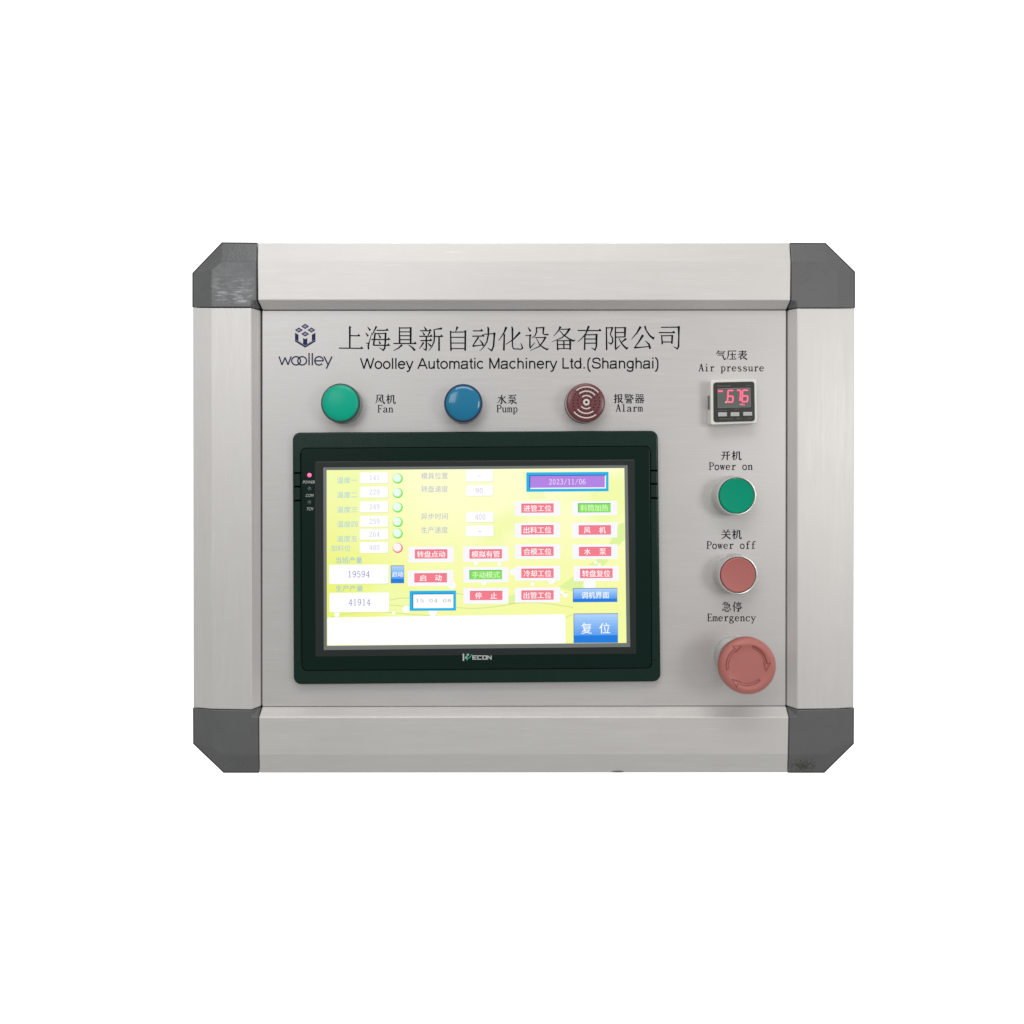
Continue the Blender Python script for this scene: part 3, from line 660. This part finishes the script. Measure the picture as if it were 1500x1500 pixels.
# grey rim: a four-sided sloping ring down to the display
OQ = [(473.6, 684.6), (919.2, 681.4), (923.2, 947.6), (474.2, 952.2)]
IQ = [(478.4, 688.6), (914.6, 685.6), (917.8, 941.8), (478.8, 946.0)]
rm = MB()
vo = [at(*p, 6.95) for p in OQ]; vi = [at(*p, 6.75) for p in IQ]; vb = [Vector((p.x, -0.0064, p.z)) for p in vo]; vi2 = [Vector((p.x, -0.0064, p.z)) for p in vi]
rm.add(vo + vi + vb + vi2, [[i, (i + 1) % 4, 4 + (i + 1) % 4, 4 + i] for i in range(4)] + [[8 + i, 8 + (i + 1) % 4, (i + 1) % 4, i] for i in range(4)] + [[4 + i, 4 + (i + 1) % 4, 12 + (i + 1) % 4, 12 + i] for i in range(4)], RIMM)
sub('display_rim', rm, 'thin grey rim around the lit display')

# display background: lit yellow-green wallpaper with soft leaves
def wallpaper():
    m = bpy.data.materials.new('lit_yellow_green_wallpaper'); m.use_nodes = True
    n = m.node_tree; p = n.nodes['Principled BSDF']; L = n.links
    p.inputs['Base Color'].default_value = (0.01, 0.01, 0.01, 1); p.inputs['Roughness'].default_value = 0.25
    geo = n.nodes.new('ShaderNodeNewGeometry'); s_ = n.nodes.new('ShaderNodeSeparateXYZ'); L.new(geo.outputs['Position'], s_.inputs[0])
    def R(v, a, b):
        q = n.nodes.new('ShaderNodeMapRange'); q.interpolation_type = 'SMOOTHSTEP'
        q.inputs['From Min'].default_value = a; q.inputs['From Max'].default_value = b; L.new(v, q.inputs['Value']); return q.outputs[0]
    def mix(f, a, b):
        q = n.nodes.new('ShaderNodeMix'); q.data_type = 'RGBA'; L.new(f, q.inputs[0])
        for k, c in ((6, a), (7, b)):
            if isinstance(c, tuple): q.inputs[k].default_value = (*c, 1)
            else: L.new(c, q.inputs[k])
        return q.outputs[2]
    cx = lambda px: (px - 750) * PX
    cz = lambda py: (750 - py) * PX
    left = mix(R(s_.outputs['X'], cx(478), cx(650)), srgb(230, 240, 88), srgb(250, 252, 188))
    top = mix(R(s_.outputs['Z'], cz(900), cz(690)), srgb(238, 245, 124), srgb(254, 255, 218))
    t = n.nodes.new('ShaderNodeTexNoise'); t.inputs['Scale'].default_value = 22; t.inputs['Detail'].default_value = 1
    L.new(geo.outputs['Position'], t.inputs[0])
    c = n.nodes.new('ShaderNodeMix'); c.data_type = 'RGBA'; c.inputs[0].default_value = 0.5; L.new(left, c.inputs[6]); L.new(top, c.inputs[7])
    c2 = mix(R(t.outputs['Fac'], 0.52, 0.72), c.outputs[2], srgb(240, 249, 168))
    L.new(c2, p.inputs['Emission Color']); p.inputs['Emission Strength'].default_value = 1.0
    return m
WP = wallpaper()
dp = MB(); dp.poly(IQ, 6.6, WP)
LEAF = glow('screen_leaf_green', (222, 243, 156)); LEAF2 = glow('screen_leaf_line', (210, 230, 146)); WHT = glow('screen_white', (255, 255, 255)); PAD = glow('screen_pad_white', (249, 247, 253))
dp.poly([(765, 690), (769, 708), (776, 732), (800, 730), (790, 700)], 6.62, glow('screen_pale_leaf', (243, 250, 188)))
dp.poly([(892, 798), (906, 768), (915, 765), (915.4, 790), (905, 800)], 6.62, LEAF)
dp.poly([(818, 860), (842, 843), (856, 848), (853, 861), (836, 866)], 6.62, LEAF)
dp.poly([(862, 828), (876, 818), (892, 820), (884, 829)], 6.62, LEAF)
dp.poly([(745, 873), (756, 870), (754, 884), (745, 886)], 6.62, LEAF)
for k, st in enumerate([[(480, 905), (510, 898), (560, 896), (600, 900), (640, 902)], [(571, 879), (585, 876), (602, 876)], [(570, 886), (590, 888), (602, 887)], [(668, 869), (676, 870), (682, 872)], [(668, 890), (700, 892), (760, 884), (830, 868)], [(744, 884), (790, 882), (840, 890)], [(828, 905), (838, 900)]]):
    dp.ribbon([(a, b, 1.3) for a, b in chaikin(st, 2)], 6.625 + k * .003, LEAF2)
for i, (a, b, r) in enumerate([(595, 892.5, 5.5), (576.5, 898, 2.4), (493.5, 900, 4), (662, 857.5, 5.5), (634, 897, 6), (731.5, 826.5, 2.8), (697, 825, 2.8), (708.5, 854, 3.4), (752, 838, 5), (807.5, 851, 5), (780, 855.5, 2.8), (864, 856, 9), (828, 872, 3.4), (823.5, 868, 2.5), (872.5, 824, 2.5), (878, 827, 2)]):
    dp.poly(disc(a, b, r, 16), 6.65 + i * .001, WHT)
sub('display', dp, 'lit display with a yellow-green leafy wallpaper', fix=False)

SL = -0.0067  # the whole unit leans up a little to the right
def R4(x0, y0, x1, y1): return [(x0, y0), (x1, y0 + SL * (x1 - x0)), (x1, y1 + SL * (x1 - x0)), (x0, y1)]
RED = glow('screen_pink_key', (243, 122, 138)); GRN = glow('screen_green_key', (130, 226, 84)); GRD = glow('screen_green_key_edge', (24, 140, 80)); REDE = glow('screen_pink_key_edge', (214, 84, 104))
BL1 = glow('screen_blue_low', (10, 122, 222)); BL2 = glow('screen_blue_high', (130, 180, 235)); BL3 = glow('screen_blue_mid', (84, 152, 226)); BLE = glow('screen_blue_edge', (60, 92, 160))
CYN = glow('screen_cyan_frame', (8, 178, 234)); PUR = glow('screen_purple_field', (176, 128, 226)); NAV = glow('screen_navy_edge', (20, 50, 150))
TXT = glow('screen_pale_blue_text', (160, 202, 222)); TX2 = glow('screen_grey_violet_text', (182, 182, 208)); TX3 = glow('screen_dark_blue_text', (108, 108, 190)); TX4 = glow('screen_grey_text', (130, 130, 136)); TX5 = glow('screen_bright_blue_text', (128, 184, 224))
SH = glow('screen_box_shadow', (226, 232, 170))

def value_box(x0, y0, x1, y1, text, tx0, tx1, cap, m=TX2, bold=1.0):
    b = MB(); b.poly(rquad((x0, y0 + .6), (x1 + .6, y0 + .6), (x1 + .6, y1 + .6), (x0, y1 + .6), 2, 3)(0), 6.68, SH)
    b.poly(rquad(*R4(x0, y0, x1, y1), 2, 3)(0), 6.70, WHT)
    cy = (y0 + y1) / 2 + SL * (x1 - x0) / 2
    if text: latin(text, tx0, tx1, cy + cap / 2, cap, m, bold, 6.71, b)
    return sub('value_box', b, fix=False)
for y, t in zip((692, 713, 734.5, 755.8, 774.6, 794), ('141', '229', '249', '259', '264', '480')):
    value_box(527, y, 568.5, y + 16, t, 540.5, 556.5, 7, TX2, 0.9)
value_box(682.5, 688, 722, 705.6, '-', 698, 706, 7, TX2, .9); value_box(682.5, 711, 722, 726.5, '90', 696, 708, 7.5, TX2, .9)
value_box(682.5, 750, 723, 765, '400', 695.5, 711.5, 7.5, TX2, 1.0); value_box(682.5, 770, 723, 786, '-', 699, 707, 9, TX2, .9)
value_box(482, 827.4, 569, 855.4, '19594', 509, 542, 9, TX3, 1.0); value_box(482.6, 868.4, 570, 896.8, '41914', 510, 543, 9, TX3, 1.0)
def text_sub(name, t, x0, y0, x1, y1, m, bold=0.0, h=6.70, label=None):
    b = MB(); ftext(b, t, x0, y0, x1, y1, h, m, bold, SL); return sub(name, b, label, fix=False)
for y, t in zip((703.6, 725, 746.6, 768, 789.4), ('温度一', '温度二', '温度三', '温度四', '温度五')):
    text_sub('screen_text', t, 493.5, y - 4.6, 523.6, y + 4.4, TXT)
text_sub('screen_text', '加料位', 484.6, 798.6, 513.6, 807.6, TXT)
text_sub('screen_text', '当班产量', 492, 816, 530.6, 825.4, TX5); text_sub('screen_text', '生产产量', 492, 857.6, 531.6, 866.6, TX5)
for y, t in ((692.4, '模具位置'), (711.8, '转盘速度'), (751.8, '异步时间'), (771.8, '生产速度')):
    text_sub('screen_text', t, 617, y, 656, y + 9.4, TX2)
# round status lamps on the screen
LG = glow('screen_lamp_green', (96, 214, 60)); LR = glow('screen_lamp_red', (226, 90, 96)); LGl = glow('screen_lamp_glare', (232, 255, 240)); LRl = glow('screen_lamp_red_glare', (255, 246, 248)); LGm = glow('screen_lamp_green_mid', (176, 244, 150)); LRm = glow('screen_lamp_red_mid', (250, 190, 195))
for i, y in enumerate((700.6, 721.8, 743, 764.4, 781.2, 802.2)):
    b = MB(); red = i == 5
    b.poly(disc(582.6, y + .4, 7.4), 6.70, LR if red else LG); b.poly(disc(582.2, y - .2, 6.6), 6.705, LRm if red else LGm); b.poly(disc(581.6, y - .6, 5.8), 6.71, LRl if red else LGl)
    sub('status_lamp', b, 'red ringed lamp, lowest in the column' if red else None, fix=False)
def key(x0, y0, x1, y1, rx0, ry0, rx1, ry1, text, green=False):
    b = MB(); b.poly(R4(x0, y0, x1, y1), 6.69, PAD)
    b.poly(R4(rx0 - (.9 if green else .3), ry0 - .8, rx1 + .3, ry1 + .3), 6.70, GRD if green else REDE)
    b.poly(R4(rx0, ry0, rx1, ry1), 6.705, GRN if green else RED)
    t = text.replace(' ', ''); k = len(t); W = rx1 - rx0; hh = ry1 - ry0
    if k == 2:
        spots = [(rx0 + W * .16, rx0 + W * .36), (rx0 + W * .64, rx0 + W * .84)]
        for c_, (a, b2) in zip(t, spots): ftext(b, c_, a, ry0 + 1.6 + SL * (a - x0), b2, ry1 - 1.6 + SL * (a - x0), 6.72, WHT, 0.012, SL)
    else:
        ftext(b, t, rx0 + 3, ry0 + 1.4, rx1 - 3, ry1 - 1.4, 6.72, glow('screen_green_key_text', (220, 250, 200)) if green else WHT, 0.012, SL)
    return sub('screen_key', b, ('green lit key on the screen' if green else None), fix=False)
key(598.4, 801, 664.4, 824, 608, 805.8, 655, 818, '转盘点动'); key(678.6, 800.4, 744, 823, 688, 805.6, 735, 818, '模拟有管')
key(597.4, 835.8, 664, 858.6, 607.2, 840.6, 654.4, 853, '启 动'); key(679, 831, 744.6, 853.4, 688.6, 836, 735, 848.4, '手动模式', True)
key(679, 861.4, 744.6, 884.4, 688.6, 866.4, 735.6, 878.8, '停 止')
for (y0, y1, r0, r1, t) in ((734.8, 755.6, 738.6, 750.8, '进管工位'), (766.2, 787.4, 770.2, 782.8, '出料工位'), (797.4, 818.8, 801.8, 814.2, '合模工位'), (829.4, 850.8, 833.8, 846.4, '冷却工位'), (860.8, 882.6, 865.8, 878.4, '出管工位')):
    key(754.4, y0, 820.4, y1, 764, r0, 810.6, r1, t)
key(838, 734.2, 904, 755, 847.6, 738, 894, 750.4, '料筒加热', True)
key(838, 765.8, 904.2, 787.6, 848, 770.4, 894.6, 783, '风 机'); key(838.6, 797.6, 904.4, 819, 848.4, 802, 895, 814.4, '水 泵'); key(840.4, 829.4, 906.4, 851.4, 850, 833.8, 897, 846.6, '转盘复位')
def bluekey(x0, y0, x1, y1, text, spots, label):
    b = MB(); b.poly(R4(x0, y0, x1, y1), 6.69, BLE)
    H = y1 - y0; N = 7
    for i in range(N):
        f = i / (N - 1); c = tuple(int(a * (1 - f) + q * f) for a, q in zip((172, 208, 250), (96, 160, 240)))
        ya = y0 + .8 + (H * .72) * i / N; yb = y0 + .8 + (H * .72) * (i + 1) / N
        b.poly(R4(x0 + .8, ya, x1 - .3, yb), 6.70, glow('screen_blue_step_%d' % i, c))
    b.poly(R4(x0 + .8, y0 + .8 + H * .72, x1 - .3, y1), 6.70, BL1)
    for c_, a, ya, b2, yb in spots: ftext(b, c_, a, ya, b2, yb, 6.73, WHT, 0.008, SL)
    return sub('screen_key', b, label, fix=False)
bluekey(572.4, 828.4, 592, 854.4, '', [('启动', 574.4, 837.4, 590.4, 845)], 'small blue key beside the first count')
bluekey(839.2, 861.6, 904.2, 882.2, '', [('调机界面', 852, 866.8, 892, 876.8)], 'wide blue key above the large one')
bluekey(840.2, 898.8, 905.2, 942.0, '', [('复', 851.6, 912.6, 867, 928.4), ('位', 878, 912.6, 893.8, 928.2)], 'large blue key in the lower right corner of the display')
b = MB(); b.poly(R4(771, 692, 891.4, 720.4), 6.69, CYN); b.poly(R4(775.4, 696.2, 887.6, 716.2), 6.70, NAV); b.poly(R4(776.6, 697.2, 887.6, 716.2), 6.705, WHT); b.poly(R4(776.6, 697.2, 886, 714.6), 6.71, PUR)
latin('2023/11/06', 803.6, 858.4, 709.6, 7.6, glow('screen_date_text', (240, 226, 250)), 1.2, 6.72, b, slope=SL); sub('date_box', b, 'purple date field in a bright blue frame', fix=False)
b = MB(); b.poly(R4(600, 865.6, 668, 894.8), 6.69, CYN); b.poly(R4(604.4, 869.8, 664, 891), 6.70, NAV); b.poly(R4(605.4, 870.8, 664, 891), 6.705, WHT)
latin('15:04:08', 608, 661.5, 882.4, 4.8, TX4, 0.9, 6.72, b, slope=SL); sub('time_box', b, 'white clock field in a bright blue frame', fix=False)
b = MB(); b.poly(rquad((479.4, 904.4), (828.2, 899.6), (828.8, 942.4), (479.6, 945.4), 2.5, 3)(0), 6.69, glow('screen_message_white', (253, 253, 255))); sub('message_box', b, 'long blank white message field along the bottom of the display', fix=False)

# indicator lamps and print on the bezel
SIL = mat('silver_bezel_print', (0.55, 0.58, 0.57), 0.5); GRNP = mat('green_bezel_print', (0.05, 0.38, 0.26), 0.5)
for y, m, lb in ((696.0, mat('lit_pink_led', (0.5, 0.1, 0.2), 0.3, emit=srgb(255, 96, 150), estr=1.15), 'lit pink power lamp'), (716, mat('unlit_led', (0.05, 0.06, 0.065), 0.35), 'unlit lamp'), (736, mat('unlit_led', (0, 0, 0)), 'unlit lamp')):
    q = MB(); ax, ay = axis(453.2, y, 6.4); q.lathe(ax, ay, [(1.6, 6.2), (1.55, 6.4), (1.2, 6.75), (0.6, 6.9), (0.0, 6.95)], m, 20); sub('indicator_lamp', q, lb)
for t, x0, x1, y in (('POWER', 443.4, 461.0, 706.2), ('COM', 447.4, 458.4, 725.8), ('TCH', 448.6, 458.0, 745.4)):
    q = MB(); ftext(q, t, x0, y - 2.2, x1, y + 2.2, 6.36, SIL, 0, 0, shear=0.25); sub('lamp_caption', q, fix=False)
q = MB(); TW = lambda a, b2: (650 + a / 15, 945 + b2 / 15)
for i, (st, m) in enumerate([([(433, 188, 32), (433, 345, 32)], SIL), ([(470, 292, 26), (550, 195, 30)], SIL), ([(512, 190, 30), (512, 335, 30)], GRNP), ([(540, 298, 22), (628, 205, 22)], GRNP),
        ([(730, 236, 20), (640, 236, 20)], SIL), ([(640, 226, 22), (640, 318, 22)], SIL), ([(640, 272, 16), (715, 272, 16)], SIL), ([(640, 308, 20), (722, 308, 20)], SIL),
        ([(838, 236, 20), (748, 236, 20)], SIL), ([(750, 226, 22), (750, 318, 22)], SIL), ([(748, 308, 20), (832, 308, 20)], SIL),
        ([(858, 236, 20), (938, 236, 20)], SIL), ([(858, 308, 20), (938, 308, 20)], SIL), ([(860, 226, 22), (860, 318, 22)], SIL), ([(936, 226, 22), (936, 318, 22)], SIL),
        ([(966, 226, 20), (966, 318, 20)], SIL), ([(966, 234, 20), (1042, 308, 20)], SIL), ([(1042, 226, 20), (1042, 318, 20)], SIL)]):
    q.ribbon(st, 6.58 + i * .005, m, tr=TW)
sub('bezel_logo', q, 'small silver and green lettering centred under the display', fix=False)

# ------------------------------------------------------------------ pilot lamps and buttons
def empty_part(name, cx, cy, label):
    o = bpy.data.objects.new(name, None); COL.objects.link(o); o.parent = panel
    c = at(cx, cy, 0); ORIG[o.name] = c; o.location = c - ORIG['control_panel']; o['label'] = label
    return o
def pilot(cx, cy, face, side, label, rc=14.2, collar=None):
    ax, ay = axis(cx, cy, 11.5)
    p = empty_part('pilot_lamp', ax, ay, label)
    q = MB(); q.lathe(ax, ay, [(14.3, 0.0), (14.3, 1.6), (13.9, 2.2), (13.3, 2.3), (13.1, 4.0)], collar or CHROME); link('collar', q, p)
    q = MB(); q.lathe(ax, ay, [(13.4, 2.6), (14.0, 3.4), (rc, 10.2), (rc, 11.0), (rc - .25, 11.7), (rc - .8, 12.1), (rc - 1.4, 12.1)], side); link('lens_rim', q, p)
    q = MB(); R = rc - 1.4; prof = [(R, 12.0)] + [(R * math.cos(math.radians(a)), 12.2 + 2.1 * math.sin(math.radians(a))) for a in (4, 12, 22, 35, 48, 62, 76, 86)] + [(0.0, 14.3)]
    q.lathe(ax, ay, prof, face); link('lens', q, p)
    return p
GFACE = mat('green_lamp_lens', (0.0, 0.42, 0.27), 0.30, spec=0.25, sss=0.1)
GSIDE = mat('green_lamp_rim_shade', (0.0, 0.055, 0.04), 0.2, coat=0.5)  # dark tint puts the shade and refraction of the thick lens edge into the colour
BFACE = mat('blue_lamp_lens', (0.0, 0.18, 0.34), 0.13, sss=0.1, spec=0.6)
BSIDE = mat('blue_lamp_rim_shade', (0.0, 0.016, 0.09), 0.2, coat=0.5)  # edge shade of the blue lens, likewise put into the colour
pilot(498.8, 590.4, GFACE, GSIDE, 'round green fan lamp in the top row', collar=mat('pale_green_collar', (0.30, 0.40, 0.37), 0.3, 0.4))
pilot(678.6, 590.6, BFACE, BSIDE, 'round glossy blue pump lamp in the top row', rc=13.9)

# alarm sounder
ax, ay = axis(858.3, 589.4, 12.0)
al = empty_part('alarm_sounder', ax, ay, 'round dark red alarm sounder with cream arcs and small holes')
AR = mat('dark_red_sounder_plastic', (0.15, 0.028, 0.034), 0.30, coat=0.6, coat_rough=0.22, mottle=0.05); CRM = mat('cream_print', (0.72, 0.64, 0.60), 0.5); HOL = mat('sounder_hole', (0.01, 0.002, 0.003), 0.8)
q = MB(); q.lathe(ax, ay, [(14.3, 0), (14.3, 1.4), (13.8, 2.0), (13.0, 2.0)], BLACKRUB); link('gasket', q, al)
q = MB(); q.lathe(ax, ay, [(13.4, 1.8), (14.1, 2.6), (14.1, 7.2), (13.9, 7.6)], mat('pale_pink_collar', (0.62, 0.50, 0.48), 0.35)); link('collar', q, al)
q = MB(); q.lathe(ax, ay, [(13.6, 7.0), (14.0, 7.6), (14.0, 10.2), (13.85, 11.0), (13.3, 11.6), (12.6, 11.9), (8, 12.15), (0, 12.2)], AR); cap_ = link('cap', q, al)
q = MB(); Z = 17.65; TA = lambda a, b2: (815 + a / Z, 550 + b2 / Z)
def zarc(r, a0, a1, w_, h, m, cx=776, cy=690): q.ribbon([(cx + r * math.cos(math.radians(a0 + (a1 - a0) * i / 16)), cy - r * math.sin(math.radians(a0 + (a1 - a0) * i / 16)), w_) for i in range(17)], h, m, tr=TA)
for r in (396, 285, 172): zarc(r, 39, 130, 31, 12.32, CRM)
for r in (405, 290, 168): zarc(r, 218, 308, 31, 12.32, CRM)
zarc(62, 0, 358, 50, 12.32, CRM)
link('printed_arcs', q, al, fix=False)
q = MB()
for r, n, o in ((348, 26, 5), (232, 16, 8), (118, 8, 10)):
    for i in range(n):
        a = math.radians(o + 360 * i / n); q.poly([TA(776 + r * math.cos(a) + 19 * math.cos(t * math.pi / 3), 690 - r * math.sin(a) + 19 * math.sin(t * math.pi / 3)) for t in range(6)], 12.29, HOL)
q.poly([TA(776 + 28 * math.cos(t * math.pi / 5), 690 + 28 * math.sin(t * math.pi / 5)) for t in range(10)], 12.33, HOL)
link('sound_holes', q, al, fix=False)

# push buttons
def push(cx, cy, face, label):
    ax, ay = axis(cx, cy, 13.5)
    p = empty_part('push_button', ax, ay, label)
    q = MB(); q.lathe(ax, ay, [(14.6, 0), (14.6, 1.2), (14.3, 1.6), (14.15, 1.7), (14.25, 12.2), (14.2, 13.0), (13.95, 13.5), (13.4, 13.6), (12.95, 13.3), (12.8, 11.0), (0, 11.0)], CHROMEF); link('metal_ring', q, p)
    q = MB(); q.lathe(ax, ay, [(12.45, 11.2), (12.45, 13.2), (12.3, 13.6), (11.8, 13.9), (10.4, 13.75), (8, 13.5), (0, 13.4)], face); link('button_face', q, p)
    return p
push(1079.1, 726.4, mat('green_button_plastic', (0.0, 0.31, 0.18), 0.45, spec=0.12, coat=0.0, coat_rough=0.3), 'green push button in a silver ring under the words Power on')
push(1081.2, 842.4, mat('faded_red_button_plastic', (0.46, 0.135, 0.125), 0.45, coat=0.1, coat_rough=0.3), 'faded red push button in a silver ring under the words Power off')

# emergency stop
ax, ay = axis(1094.6, 975.2, 32)
es = empty_part('emergency_button', ax, ay, 'large faded red mushroom button with turning arrows on its face')
ESM = mat('faded_red_mushroom_plastic', (0.47, 0.155, 0.135), 0.5, coat=0.08, coat_rough=0.35, mottle=0.03); ESD = mat('engraved_dark_red', (0.25, 0.035, 0.03), 0.6)
q = MB(); q.lathe(ax, ay, [(14.6, 0), (14.6, 1.2), (14.3, 1.6), (14.2, 1.8), (14.2, 9.5), (13.8, 10.2), (12.4, 10.4), (12.2, 13)], CHROME); link('metal_ring', q, es)
q = MB(); q.lathe(ax, ay, [(11.8, 10.4), (11.8, 24), (12.5, 25.2), (17.0, 26.0), (18.2, 26.7)], ESM); link('stem', q, es)
q = MB(); c = at(ax, ay, 0); n = 420; prof = [(18.0, 26.70, 0), (19.3, 27.20, .5), (19.7, 27.80, .85), (19.7, 31.70, .7), (19.65, 32.10, 0), (19.45, 33.30, 0), (18.8, 34.50, 0), (17.7, 35.50, 0), (16.4, 36.00, 0), (15.4, 36.10, 0), (14.8, 36.00, 0), (14.2, 35.70, 0), (10, 35.65, 0), (0.001, 35.70, 0)]
vs = []; fs = []
for r, h, k in prof:
    for i in range(n):
        a = 2 * math.pi * i / n; rr = (r - (k if i % 4 < 2 else 0)) * MM
        vs.append((c.x + rr * math.cos(a), -h * MM, c.z + rr * math.sin(a)))
for j in range(len(prof) - 1):
    for i in range(n): fs.append([j * n + i, j * n + (i + 1) % n, (j + 1) * n + (i + 1) % n, (j + 1) * n + i])
q.add(vs, fs, ESM, True); link('mushroom_cap', q, es)
ZE = 12.5; TE = lambda a, b2: (1030 + a / ZE, 915 + b2 / ZE); CX, CY = 796, 745
def parc(r, a0, a1, w0, w1, h, n_=12): q.ribbon([(CX + r * math.cos(math.radians(a0 + (a1 - a0) * i / n_)), CY - r * math.sin(math.radians(a0 + (a1 - a0) * i / n_)), w0 + (w1 - w0) * i / n_) for i in range(n_ + 1)], h, ESD, tr=TE)
def pl(*p, h=35.9, w_=9): q.ribbon([(a, b2, w_) for a, b2 in p], h, ESD, tr=TE)
def pol(r, a): return (CX + r * math.cos(math.radians(a)), CY - r * math.sin(math.radians(a)))
for k, a0 in enumerate((72, 192, 312)):
    q = MB()
    w_ = (22, 14, 8)[k]
    parc(372, a0, a0 - 68, w_, w_ * .8, 36.22)
    parc(332, a0 - 3, a0 - 64, 6, 6, 35.95)
    pl(pol(378, a0 + 1), pol(328, a0 - 2), h=36.24, w_=8)
    pl(pol(372, a0 - 68), pol(440, a0 - 66), pol(370, a0 - 88), pol(318, a0 - 62), h=36.26, w_=11)
    link('turning_arrow', q, es, fix=False)

# ------------------------------------------------------------------ air pressure gauge
ga = empty_part('pressure_gauge', *axis(1074.6, 589, 9), 'square white pressure gauge with a dark face and lit pink digits')
q = MB(); q.slab(rquad((1040.8, 556.4), (1108.4, 555.0), (1109.0, 619.8), (1041.2, 622.2), 2.5, 4), 0, 9.0, WHITEP, 0.5, 3)
link('housing', q, ga)
q = MB(); c0 = at(1041, 600, 9)
q.add([(c0.x - 0.00045 if k < 2 else c0.x + .0006, -yy, zz) for k in (0, 2) for yy, zz in ((0.0025, at(1036, 580, 3).z), (0.006, at(1036, 580, 3).z), (0.006, at(1036, 600, 3).z), (0.0025, at(1036, 600, 3).z))], [[0, 1, 2, 3], [4, 5, 6, 7], [0, 1, 5, 4], [1, 2, 6, 5], [2, 3, 7, 6], [3, 0, 4, 7]], mat('grey_clip', (0.14, 0.14, 0.13), 0.5)); link('side_clip', q, ga)
q = MB(); q.slab(rquad((1045, 560.2), (1105.0, 558.8), (1105.8, 616.8), (1045.4, 618.4), 4, 5), 8.9, 9.6, mat('charcoal_gauge_face', (0.020, 0.021, 0.019), 0.35, noise=(2200, .1)), 0.25, 2); link('gauge_face', q, ga)
q = MB(); q.slab(rquad((1051, 569.2), (1099.4, 567.8), (1099.9, 596.4), (1051.4, 597.8), 1, 3), 9.55, 9.8, mat('pale_window_edge', (0.22, 0.23, 0.22), 0.3), 0.08, 1)
q.poly(rquad((1051.7, 569.9), (1098.7, 568.5), (1099.2, 595.6), (1052.0, 597.0), 1, 3)(0), 9.83, mat('grey_green_lcd', (0.11, 0.13, 0.115), 0.3)); link('gauge_window', q, ga)
PK = mat('lit_pink_digit', (0.3, 0.02, 0.05), 0.4, emit=srgb(255, 118, 150), estr=1.0); PK2 = mat('lit_red_halo', (0.3, 0.02, 0.05), 0.4, emit=srgb(196, 40, 84), estr=0.9)
TG = lambda a, b2: (1030 + a / 16.67, 545 + b2 / 16.67)
SEG = {'a': ((0, 0), (1, 0)), 'b': ((1, 0), (1, .5)), 'c': ((1, .5), (1, 1)), 'd': ((0, 1), (1, 1)), 'e': ((0, .5), (0, 1)), 'f': ((0, 0), (0, .5)), 'g': ((0, .5), (1, .5))}
def digit(x0, x1, y0, y1, segs, lean):
    q = MB(); k = 0
    for s_ in segs:
        (a, b1), (c1, d1) = SEG[s_]; k += 1
        X = lambda u, v: (x0 + 18 + (x1 - x0 - 36) * u + lean * (1 - v), y0 + 18 + (y1 - y0 - 36) * v)
        p0, p1 = X(a, b1), X(c1, d1); dx, dy = p1[0] - p0[0], p1[1] - p0[1]; L_ = math.hypot(dx, dy); ux, uy = dx / L_ * 6, dy / L_ * 6
        q.ribbon([(p0[0] - ux, p0[1] - uy, 46), (p1[0] + ux, p1[1] + uy, 46)], 9.86 + k * .003, PK2, tr=TG)
        q.ribbon([(p0[0] + ux, p0[1] + uy, 32), (p1[0] - ux, p1[1] - uy, 32)], 9.90 + k * .003, PK, tr=TG)
    return link('digit', q, ga, fix=False)
digit(575, 740, 432, 750, 'afgedc', 18); digit(788, 918, 428, 722, 'abc', 18); digit(930, 1100, 424, 740, 'afgedc', 16)
q = MB(); q.ribbon([(358, 468, 56), (488, 466, 56)], 9.86, PK2, tr=TG); q.ribbon([(368, 468, 38), (478, 466, 38)], 9.9, PK, tr=TG); link('minus_sign', q, ga, fix=False)
q = MB(); q.poly([TG(536, 748), TG(545, 722), TG(580, 720), TG(575, 750)], 9.95, mat('lit_pale_dot', (0.3, .1, .1), .4, emit=srgb(255, 206, 214), estr=1.0)); link('decimal_point', q, ga, fix=False)
q = MB(); x0, y1 = TG(900, 815); x1, y0 = TG(1015, 772); ftext(q, 'MPa', x0, y0, x1, y1, 9.9, PK, 0.03); link('unit_text', q, ga, fix=False)
FNT = mat('faint_grey_print', (0.15, 0.155, 0.145), 0.5)
q = MB(); x0, y1 = TG(350, 352); x1, y0 = TG(682, 318); ftext(q, 'Panasonic', x0, y0, x1, y1, 9.64, FNT, 0.01); link('maker_text', q, ga, fix=False)
q = MB()
for a, b2, c1 in ((1050, 330, 1150), (350, 938, 570), (770, 905, 870), (400, 1142, 740), (820, 1136, 920), (1090, 1128, 1180)):
    x_ = a
    while x_ < c1:
        wv = random.uniform(14, 34); q.ribbon([(x_, b2, 14), (min(x_ + wv, c1), b2 - wv * .02, 14)], 9.64, FNT, tr=TG); x_ += wv + 10
link('faint_print', q, ga, fix=False)
for (a, b2, c1, d1) in ((365, 985, 582, 1085), (670, 983, 885, 1080), (977, 975, 1196, 1068)):
    p = [TG(a, b2), TG(c1, b2 - 3), TG(c1, d1 - 3), TG(a, d1)]
    q = MB(); q.slab(rquad(*p, .6, 3), 9.5, 10.3, GREYB, 0.22, 2); link('gauge_key', q, ga)

# a small dark smudge on the lower edge of the bottom rail
q = MB(); q.poly(disc(905, 1130.6, 9, 18, 1.1), H0 + .9, mat('dark_smudge', (0.12, 0.11, 0.10), 0.7)); g_ = link('smudge', q, panel, fix=False); g_['label'] = 'small dark smudge on the lower edge of the bottom rail'
